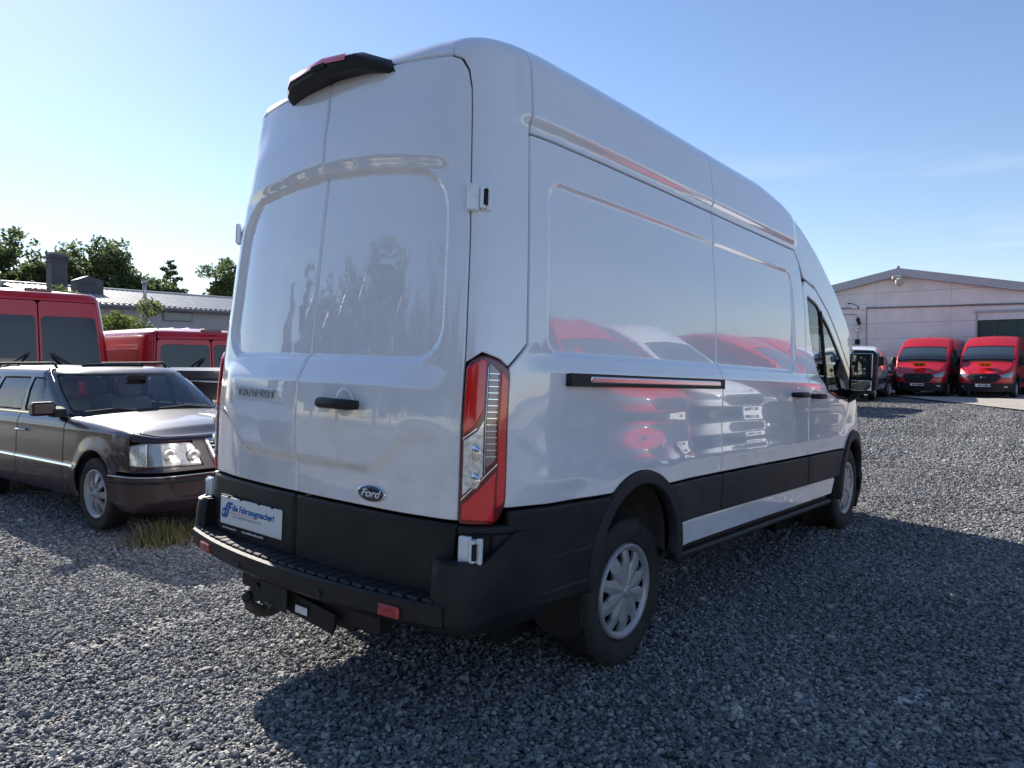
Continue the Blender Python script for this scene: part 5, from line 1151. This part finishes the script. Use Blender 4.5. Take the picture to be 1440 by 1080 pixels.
# ---------------------------------------------------------------- hall on the right
wallm = mat('painted_block_wall', (.77, .765, .76), .85, noise=.10, nscale=.9, bump=.25, bscale=14)
trimm = mat('roof_edge_metal', (.44, .46, .49), .5, metal=.3, noise=.06, nscale=2)
greend = mat('green_door_sheet', (.045, .085, .075), .55, noise=.08, nscale=2)
pipem = mat('grey_pipe', (.20, .19, .20), .6)
def hall():
    t = thing('industrial_hall', 'long pale hall with low grey gable and green sliding door', 'building', (-5.36, 38, 0))
    x0, x1, ap_z, sl = -10.8, 12.6, 5.6, .205
    zz = [0, .9, 1.75, 2.6, 3.35, 4.1, 4.85, 5.6]
    def ztop(x): return ap_z - sl * abs(x)
    for i in range(len(zz) - 1):
        za, zb = zz[i] + .006, zz[i + 1] - .006
        # courses cut to the gable and round the door opening (door x 3.27..9, z < 3.69)
        spans = [(x0, 3.27), (9.3, x1)] if zb < 3.8 else [(x0, x1)]
        for a, b_ in spans:
            cuts = [a] + [c for c in (-7.4, -4.3, -1.05, 2.2, 5.4, 8.6) if a + .3 < c < b_ - .3 ] + [b_]
            for ca, cb in zip(cuts[:-1], cuts[1:]):
                pa, pb = ca + .004, cb - .004
                # clip to the gable
                po = [(pa, za), (pb, za)]
                xsn = sorted(set([pb, pa] + [x for x in (0.,) if pa < x < pb] + [s_ * (ap_z - zb) / sl for s_ in (-1, 1) if pa < s_ * (ap_z - zb) / sl < pb]), reverse=True)
                po += [(x, min(zb, ztop(x))) for x in xsn]
                po = [p for p in po]
                if min(p[1] for p in po[2:]) < za:
                    po = [(x, max(z, za)) for x, z in po]
                    if max(p[1] for p in po) - za < .02: continue
                    # drop the sliver beyond the roof line
                    lim = (ap_z - za) / sl
                    po = [(max(-lim, min(lim, x)), z) for x, z in po]
                cl = []
                for p in po:
                    if not cl or (abs(p[0] - cl[-1][0]) + abs(p[1] - cl[-1][1])) > 1e-4: cl.append(p)
                if len(cl) < 3: continue
                MB().prism(cl, 1, 0., .2).build('wall_panel', wallm, t)
    # joint backing, side walls, roof
    MB().prism([(x0, -.1), (3.27, -.1), (3.27, 3.69), (9.3, 3.69), (9.3, -.1), (x1, -.1), (x1, ztop(x1)), (0, ap_z), (x0, ztop(x0))], 1, .02, .22).build('wall_core', pipem, t)
    MB().box((x0 + .1, 14, 1.7), (.2, 27.5, 3.4)).build('side_wall', wallm, t); MB().box((x1 - .1, 14, 1.5), (.2, 27.5, 3.0)).build('side_wall', wallm, t)
    for s_ in (-1, 1):
        e_ = x0 - .3 if s_ < 0 else x1 + .3
        ze = ap_z - sl * abs(e_)
        MB().prism([(0, ap_z + .02), (e_, ze + .02), (e_, ze + .36), (0, ap_z + .36)], 1, -.25, 28).build('roof', trimm, t)
        MB().prism([(0, ap_z + .0), (e_, ze + .0), (e_, ze + .38), (0, ap_z + .38)], 1, -.31, -.252).build('gable_edge', trimm, t)
    MB().box((0, -.3, ap_z + .42), (.14, .12, .12), .02).build('ridge_cap', trimm, t)
    d = MB().box((6.28, .14, 1.84), (6.0, .06, 3.68)).build('sliding_door', greend, t)
    for k in range(8):
        MB().box((3.66 + .75 * k, .105, 1.84), (.735, .03, 3.62), .012).build('door_panel', greend, d)
    MB().box((6.2, -.02, 3.74), (6.1, .10, .10)).build('door_track', trimm, t)
    MB().box((3.235, .05, 1.85), (.07, .14, 3.7)).build('door_post', trimm, t)
    # cable run, box, camera, lamps
    MB().tube([(-10.5, -.04, 4.17), (-1.85, -.04, 4.17)], .022, 6).tube([(-1.85, -.05, 4.14), (12, -.05, 3.90)], .040, 6).build('conduit', pipem, t)
    MB().tube([(-10.5, -.04, 3.85), (-2.0, -.04, 3.85), (-1.86, -.04, 3.72), (-1.80, -.04, .8)], .016, 6).tube([(-1.45, -.04, 4.1), (-1.45, -.04, .6)], .016, 6).build('conduit', pipem, t)
    MB().box((-1.62, -.08, 4.17), (.30, .14, .24), .02).build('junction_box', wallm, t)
    b = MB(); b.box((-2.02, -.35, 4.22), (.16, .46, .15), .02, Matrix.Rotation(R(-25), 3, 'Z') @ Matrix.Rotation(R(-14), 3, 'X')); b.tube([(-1.85, 0, 4.12), (-1.97, -.25, 4.14)], .03, 6); b.build('security_camera', wallm, t)
    MB().box((-2.04, -.36, 4.31), (.19, .52, .03), .005, Matrix.Rotation(R(-25), 3, 'Z') @ Matrix.Rotation(R(-14), 3, 'X')).build('camera_hood', dark, t)
    b = MB(); b.box((-1.83, -.10, 3.55), (.13, .16, .22), .02).box((-1.75, -.15, 3.38), (.12, .14, .12), .02); b.build('sensor', dark, t)
    b = MB(); v, f = lathe([(0, .05), (.06, .14), (.10, .15)], 20); b.add([(-1.83 + y, -.12 - x, 3.10 + z) for x, y, z in v], f); b.build('wall_lamp', chrome, t, True)
    MB().box((-1.85, -.1, 2.45), (.2, .18, .26), .02).build('meter_box', dark, t)
    lt = thing('floodlight', 'beige floodlight hanging under the peak of the hall gable', 'lamp', (-5.36, 37.72, 5.30))
    b = MB(); b.box((-.02, -.10, .16), (.42, .34, .20), .04, Matrix.Rotation(R(-22), 3, 'X')); b.build('lamp_housing', mat('beige_metal', (.42, .40, .34), .5), lt)
    b = MB(); v, f = lathe([(0, .17), (.10, .20), (.13, .12), (.14, 0)], 20); b.add([(.12 + y, -.20 - x, -.02 + z) for x, y, z in v], f); b.build('lamp_head', mat('beige_metal', (.42, .40, .34), .5), lt, True)
    MB().box((0, .15, .1), (.06, .3, .06)).build('bracket', dark, lt)
hall()

# ---------------------------------------------------------------- low building on the left
roofm = mat('corrugated_sheet', (.50, .49, .45), .45, metal=.3, noise=.15, nscale=.9)
wall2 = mat('lilac_render', (.40, .39, .42), .9, noise=.08, nscale=1)
darkbr = mat('slate_cladding', (.075, .080, .095), .7, noise=.25, nscale=3)
def low_building():
    t = thing('workshop', 'low grey workshop with a corrugated roof and chimneys behind the parked red vans', 'building', (-31.2, 0, 0))
    y0, y1 = 10.3, 38.
    MB().box((-.1, (y0 + y1) / 2, 2.0), (.2, y1 - y0, 4.0)).build('wall', wall2, t)
    MB().prism([(-12.5, 0), (0, 0), (0, 3.95), (-6.3, 5.1), (-12.5, 3.95)], 1, y0, y0 + .2).build('gable_wall', darkbr, t)
    # sheets, each with its trapezoid ribs
    w = .75; n = int((y1 - y0 + .5) / w)
    proto = None
    for k in range(n):
        if proto is None:
            v = []; f = []; prof = [(0, 0), (.10, 0), (.13, .05), (.20, .05), (.23, 0), (.35, 0), (.38, .05), (.45, .05), (.48, 0), (.60, 0), (.63, .05), (.70, .05), (.735, 0)]
            for (yy, h) in prof:
                for (x, z) in ((.35, 4.02), (-6.3, 5.2)): v.append((x, yy, z + h))
            for i in range(len(prof) - 1): f.append((i * 2, i * 2 + 2, i * 2 + 3, i * 2 + 1))
            proto = mk('roof_sheet', v, f, roofm, t, loc=(0, y0 - .3, 0))
        else:
            c = proto.copy(); COL.objects.link(c); c.location = (0, y0 - .3 + w * k, rng.uniform(-.008, .008))
    MB().prism([(-6.3, 5.15), (-12.8, 3.95), (-12.8, 3.85), (-6.3, 5.05)], 1, y0 - .3, y1).build('rear_roof', roofm, t)
    MB().tube([(-6.3, y0 - .3, 5.25), (-6.3, y1, 5.25)], .09, 8).build('ridge_cap', roofm, t)
    MB().tube([(.42, y0 - .3, 3.92), (.42, y1, 3.92)], .09, 8).build('gutter', pipem, t)
    MB().box((.035, 15.2, 3.62), (.08, 1.3, .34)).build('window', mat('dull_pane', (.16, .19, .20), .2, coat=.5), t)
    MB().box((.02, 15.2, 3.62), (.08, 1.42, .44)).build('window_frame', pipem, t)
    c = MB().box((-3.7, 11.45, 5.45), (.66, .66, 2.0)).box((-3.7, 11.45, 6.30), (.80, .80, .10)).box((-3.7, 11.45, 6.08), (.76, .76, .06)).build('chimney', darkbr, t)
    MB().box((-3.7, 11.45, 6.44), (.7, .7, .10)).build('chimney_cap', pipem, c)
    b = MB(); b.prism([(12.2, 4.7), (12.2, 5.35), (12.65, 5.55), (13.3, 5.35), (13.3, 4.7)], 0, -4.2, -3.3); b.build('roof_vent', darkbr, t)
    f_ = MB().tube([(-2.6, 14.9, 4.4), (-2.6, 14.9, 5.45)], .09, 10).build('flue_pipe', steel, t, True)
    MB().tube([(-2.6, 14.9, 5.35), (-2.6, 14.9, 5.52)], .14, 10).build('flue_cowl', steel, f_, True)
    t2 = thing('annex', 'flat pale roof end of a second shed at the right end of the workshop', 'building', (-34, 30, 0))
    MB().box((0, 0, 2.2), (8, 10, 4.4)).build('wall', wall2, t2); MB().box((0, 0, 4.5), (8.6, 10.6, .25), .03).build('roof', roofm, t2)
low_building()

# ---------------------------------------------------------------- trees and shrubs
def tree(name, label, loc, h, wid, lm, n=9000, kind='broad', seed=0, group=None, leaf=.16, cat='tree', trunk_r=.22):
    r_ = np.random.RandomState(seed)
    t = thing(name, label, cat, loc, 0, group)
    b = MB(); clumps = []
    if kind == 'broad':
        th = h * .30
        b.tube([(0, 0, -.1), (.05, .03, th * .5), (0, .1, th), (.15, .1, h * .62), (.1, .2, h * .9)], [trunk_r, trunk_r * .85, trunk_r * .7, trunk_r * .35, .03], 8)
        nb = 15
        for i in range(nb):
            a = 6.28 * i / nb * 2.4 + r_.uniform(-.3, .3); z0 = th * .8 + (h * .5) * i / nb; el = .35 + .9 * i / nb
            L_ = wid * (.62 + .5 * r_.rand()) * (1 - .35 * i / nb)
            p1 = np.array([math.cos(a) * L_ * .5, math.sin(a) * L_ * .5, z0 + L_ * .4 * el]); p2 = np.array([math.cos(a + .2) * L_ * .9, math.sin(a + .2) * L_ * .9, z0 + L_ * .85 * el])
            p2[2] = min(p2[2], h * .93); b.tube([(0, .05, z0), tuple(p1), tuple(p2)], [trunk_r * .38, trunk_r * .22, .02], 5)
            for q in (p1 * .5 + p2 * .5, p2): 
                clumps.append((q, wid * r_.uniform(.26, .42)))
                for _ in range(3): clumps.append((q + r_.normal(0, wid * .22, 3), wid * r_.uniform(.12, .26)))
        for _ in range(26): clumps.append((np.array([r_.normal(0, wid * .38), r_.normal(0, wid * .38), h * r_.uniform(.45, .93)]), wid * r_.uniform(.16, .30)))
    elif kind == 'cone':
        b.tube([(0, 0, -.1), (0, 0, h * .95)], [trunk_r, .02], 7)
        for i in range(46):
            f_ = i / 46; z0 = h * (.12 + .86 * f_); a = i * 2.4; L_ = wid * (1 - f_) ** .8 * r_.uniform(.8, 1.15) + .1
            e = np.array([math.cos(a) * L_, math.sin(a) * L_, z0 + L_ * .12]); b.tube([(0, 0, z0 - .05), tuple(e)], [.035, .01], 4)
            for q in (.45, .75, 1.): clumps.append((np.array([0, 0, z0]) * (1 - q) + e * q, .10 + .22 * L_ * (1.1 - q * .5)))
    elif kind == 'bush':
        for i in range(12):
            a = r_.uniform(0, 6.28); q = np.array([math.cos(a) * wid * r_.uniform(.1, .8), math.sin(a) * wid * r_.uniform(.1, .8), h * r_.uniform(.45, .85)])
            b.tube([(q[0] * .2, q[1] * .2, 0), tuple(q * .6), tuple(q)], [.05, .03, .01], 5); clumps.append((q, wid * r_.uniform(.25, .42)))
            clumps.append((q * np.array([1, 1, .55]), wid * .4))
    elif kind == 'column':
        b.tube([(0, 0, -.1), (0, 0, h * .95)], [trunk_r, .03], 7)
        for i in range(40):
            f_ = i / 40; clumps.append((np.array([r_.normal(0, wid * .25), r_.normal(0, wid * .25), h * (.1 + .85 * f_)]), wid * .5 * (1.05 - .7 * f_)))
    b.build('trunk', bark, t, True)
    vol = np.array([c[1] ** 2 for c in clumps]); vol /= vol.sum(); idx = r_.choice(len(clumps), n, p=vol)
    C_ = np.array([c[0] for c in clumps])[idx]; S_ = np.array([c[1] for c in clumps])[idx]
    d = r_.normal(0, 1, (n, 3)); d /= np.linalg.norm(d, axis=1)[:, None]; rad = S_ * r_.uniform(.25, 1.0, n) ** .5 * r_.uniform(.85, 1.25, n)
    c = C_ + d * rad[:, None] * np.array([1, 1, .85])
    u = r_.normal(0, 1, (n, 3)); u /= np.linalg.norm(u, axis=1)[:, None]; w_ = np.cross(u, r_.normal(0, 1, (n, 3))); w_ /= np.linalg.norm(w_, axis=1)[:, None]
    s = leaf * r_.uniform(.6, 1.3, n)[:, None]
    asp = .34 if kind == 'cone' else .58
    V = np.stack([c - u * s, c + w_ * s * asp, c + u * s, c - w_ * s * asp], 1).reshape(-1, 3)
    me = bpy.data.meshes.new('crown'); me.vertices.add(4 * n); me.vertices.foreach_set('co', V.astype(np.float32).ravel())
    me.loops.add(4 * n); me.loops.foreach_set('vertex_index', np.arange(4 * n, dtype=np.int32)); me.polygons.add(n); me.polygons.foreach_set('loop_start', np.arange(0, 4 * n, 4, dtype=np.int32)); me.update()
    link('crown', me, lm, t)
    return t
tree('broadleaf_tree', 'tall round broadleaf tree above the middle of the workshop roof', (-50.6, 19.3, 0), 10.1, 3.0, leaf1, 15000, seed=1, leaf=.15, trunk_r=.3)
tree('broadleaf_tree', 'dark tree at the left edge rising left of the slate chimney', (-51.5, 13.0, 0), 9.8, 2.7, leaf1, 11000, seed=2, leaf=.15)
tree('broadleaf_tree', 'slender tree close behind the left side of the slate chimney', (-52.5, 16.2, 0), 9.3, 2.0, leaf1, 8000, seed=3, leaf=.15)
tree('broadleaf_tree', 'smaller tree filling the gap beside the tall round tree and the pointed tree', (-50.0, 22.3, 0), 7.6, 2.1, leaf1, 8000, seed=4, leaf=.15)
tree('conifer', 'spiky conifer with bare tips right of the tall round tree', (-51.7, 25.0, 0), 9.4, 2.3, leaf3, 9000, 'cone', seed=5, leaf=.17)
tree('broadleaf_tree', 'dense dark tree beside the left edge of the white van', (-44.0, 25.2, 0), 9.0, 2.0, leaf1, 11000, seed=6, leaf=.13)
tree('broadleaf_tree', 'low olive tree between the pointed conifer and the white van', (-49, 27.0, 0), 6.9, 1.5, leaf3, 4500, seed=7, leaf=.14)
tree('hedge', 'yellowish hedge row below the trees left of the chimney', (-44, 9.0, 0), 6.6, 2.6, leaf2, 9000, 'bush', seed=8, leaf=.15, cat='hedge')
tree('hedge', 'olive hedge just behind the slate chimney', (-44.5, 13.0, 0), 6.4, 2.3, leaf2, 7000, 'bush', seed=18, leaf=.15, cat='hedge')
tree('shrub', 'bright green leafy shrub against the workshop wall above the red vans', (-21.0, 8.3, 0), 3.9, 1.35, leaf2, 12000, 'bush', seed=9, leaf=.07, cat='shrub')
tree('shrub', 'darker small shrub beside the roof corner of the left red van', (-21.2, 7.0, 0), 4.3, .8, leaf1, 4000, 'bush', seed=10, leaf=.07, cat='shrub')
# beyond the yard behind the viewer: what the van's doors mirror
spots = [(-60, -34, 'column'), (-56, -36, 'column')] + [(-48 + 6.2 * i, -36 - (i % 3), 'broad') for i in range(13)]
for i, (x, y, k) in enumerate(spots):
    tree('roadside_tree', 'roadside tree across the street, mirrored in the rear doors', (x, y, 0), (18. if x < -33 else 12.) + 2.2 * math.sin(i * 2.1), 1.8 if k == 'column' else 4.6, leaf1, 3500, k, seed=20 + i, leaf=.34, group='roadside trees mirrored in the rear doors')
flagm = mat('flag_cloth', (.20, .22, .30), .8)
for i in range(6):
    t = thing('beach_flag', 'dark feather flag on a bowed pole, mirrored in the rear doors', 'flag', (-26.5 + 2.4 * i + .5 * (i % 2), -14.8 - .4 * (i % 3), 0), R(-25), 'feather flags mirrored in the rear doors'); t.scale = (1.05, 1.05, 1.32 + .08 * math.sin(i * 2))
    MB().tube([(0, 0, 0), (0, 0, 4.2), (.12, 0, 5.0), (.45, 0, 5.5), (.6, 0, 5.4)], .03, 6).build('pole', steel, t)
    v = []; f = []
    for k, z in enumerate(np.linspace(1.2, 5.3, 12)):
        o_ = .12 * max(0, z - 4.2); v += [(o_, 0, z), (o_ * .5 + .85 - .05 * math.sin(z * 2) - .4 * max(0, z - 4.3), .10 * math.sin(z * 3), z)]
    for k in range(11): f.append((2 * k, 2 * k + 1, 2 * k + 3, 2 * k + 2))
    MB().add(v, f).build('cloth', flagm, t, norm=False)

# ---------------------------------------------------------------- vehicles
build_hero()
build_car('dark plum estate car with roof rails and light seats', plum, (-4.08, 1.68, 0), -R(88.6), hero=True)
build_van('red van nearest the left edge, two wipers on its rear windows', red, 2, 'red vans behind the plum estate car', (-8.75, 2.0, 0), R(88), board=False)
mb = build_van('low red minibus with dark side glass, left of the white van', red, 1, 'red vans behind the plum estate car', (-8.35, 4.32, -.06), R(88), board=False, side_win=True)
rv = build_van('red van with orange board, left one of two before the hall', red, 2, 'red vans in front of the hall', (-3.50, 38.4, 0), R(180), rear_win=False, side_win=True)
def again(o, label, group, loc, rz):
    c = copy_tree(o); c['label'] = label; c['group'] = group; c.location = loc; c.rotation_euler = (0, 0, rz); return c
again(rv, 'red van with orange board, rightmost, under the green hall door', 'red vans in front of the hall', (-1.00, 38.6, 0), R(178))
wv = build_van('white low-roof van with dark bumper half hidden by the big door mirror', white, 1, 'white low vans', (-5.75, 33.2, 0), R(187), board=False, rear_win=False)
hb = build_car('dark hatchback squeezed between the white low van and the red van', blackpaint, (-5.35, 32.3, 0), R(172), name='hatchback', tail=3.5)
# grey box trailer beside the plum car
def box_trailer():
    t = thing('box_trailer', 'grey box trailer whose flat lid shows above the plum bonnet', 'trailer', (-6.55, 3.62, 0), R(91))
    MB().box((0, 0, .86), (1.25, 2.3, .74), .03).build('body', greypaint, t)
    MB().box((0, 0, 1.31), (1.31, 2.36, .17), .04).build('lid', greypaint, t)
    MB().box((0, 0, 1.215), (1.33, 2.38, .025), .004).build('lid_rim', alu, t)
    MB().tube([(0, 1.1, .48), (0, 2.1, .46)], .04, 8).build('drawbar', dark, t)
    for sg in (1, -1): make_wheel(t, (sg * .70, -.1, .30), sg, r=.30, w=.17, rim=.18, style='five', cheap=True)
box_trailer()
# hidden row whose shadows fall across the far gravel, and the row mirrored in the white side
for i, y in enumerate((18.4, 21.0, 23.5)):
    again(rv, 'red van hidden behind the white van, showing only its shadow on the gravel', 'red vans hidden behind the white van', (-10.5 + (y > 20) * .7, y, 0), R(-90))
again(rv, 'tall red van opposite, mirrored at the rear end of the white side', 'vehicles mirrored in the white side', (9.8, 7.3, 0), R(93))
tw = build_van('tall white van opposite, mirrored in the middle of the white side', white, 2, 'vehicles mirrored in the white side', (9.7, 10.1, 0), R(96), board=False, rear_win=False)
again(hb, 'dark hatchback opposite, mirrored beside the tall white van', 'vehicles mirrored in the white side', (5.2, 12.6, 0), R(90))
again(rv, 'tall red van opposite, mirrored in the sliding door', 'vehicles mirrored in the white side', (10.0, 15.0, 0), R(88))
again(rv, 'tall red van opposite, mirrored near the cab door', 'vehicles mirrored in the white side', (10.2, 18.2, 0), R(92))
again(tw, 'tall white van opposite, mirrored in the cab window', 'vehicles mirrored in the white side', (10.2, 21.4, 0), R(90))
again(wv, 'white low van beyond the left edge, mirrored in the left rear door', 'white low vans', (-12.2, -3.6, 0), R(-90))

# ---------------------------------------------------------------- weeds
def weeds(name, n, cx, cy, sx, sy, h0, h1, m_, seed):
    r_ = np.random.RandomState(seed); v = []; f = []
    for i in range(n):
        x = cx + r_.normal(0, sx); y = cy + r_.normal(0, sy); a = r_.uniform(0, 6.28); h_ = r_.uniform(h0, h1) * math.exp(-((x - cx) / (2.2 * sx)) ** 2); w_ = r_.uniform(.0025, .006)
        dx, dy = math.cos(a) * w_, math.sin(a) * w_; le = r_.uniform(.1, .6) * h_; b_ = r_.uniform(0, 6.28); ex, ey = math.cos(b_) * le, math.sin(b_) * le
        z0 = float(gh(x, y)) - .03; k = len(v)
        v += [(x - dx, y - dy, z0), (x + dx, y + dy, z0), (x + ex * .35 + dx * .8, y + ey * .35 + dy * .8, z0 + h_ * .6), (x + ex * .35 - dx * .8, y + ey * .35 - dy * .8, z0 + h_ * .6), (x + ex, y + ey, z0 + h_)]
        f += [(k, k + 1, k + 2, k + 3), (k + 3, k + 2, k + 4)]
    tag(mk(name, v, f, m_), kind='stuff')
weeds('weeds', 420, -3.28, .98, .13, .10, .06, .24, leafg, 3)
weeds('weeds', 500, -3.30, 1.45, .16, .28, .04, .17, leafg, 4)
weeds('dry_grass', 1100, -3.22, 1.40, .22, .36, .03, .13, straw, 5)
weeds('dry_grass', 60, -2.55, .10, .06, .05, .01, .03, straw, 6)
weeds('dry_grass', 260, -3.6, 24.0, .7, .5, .05, .18, straw, 8)
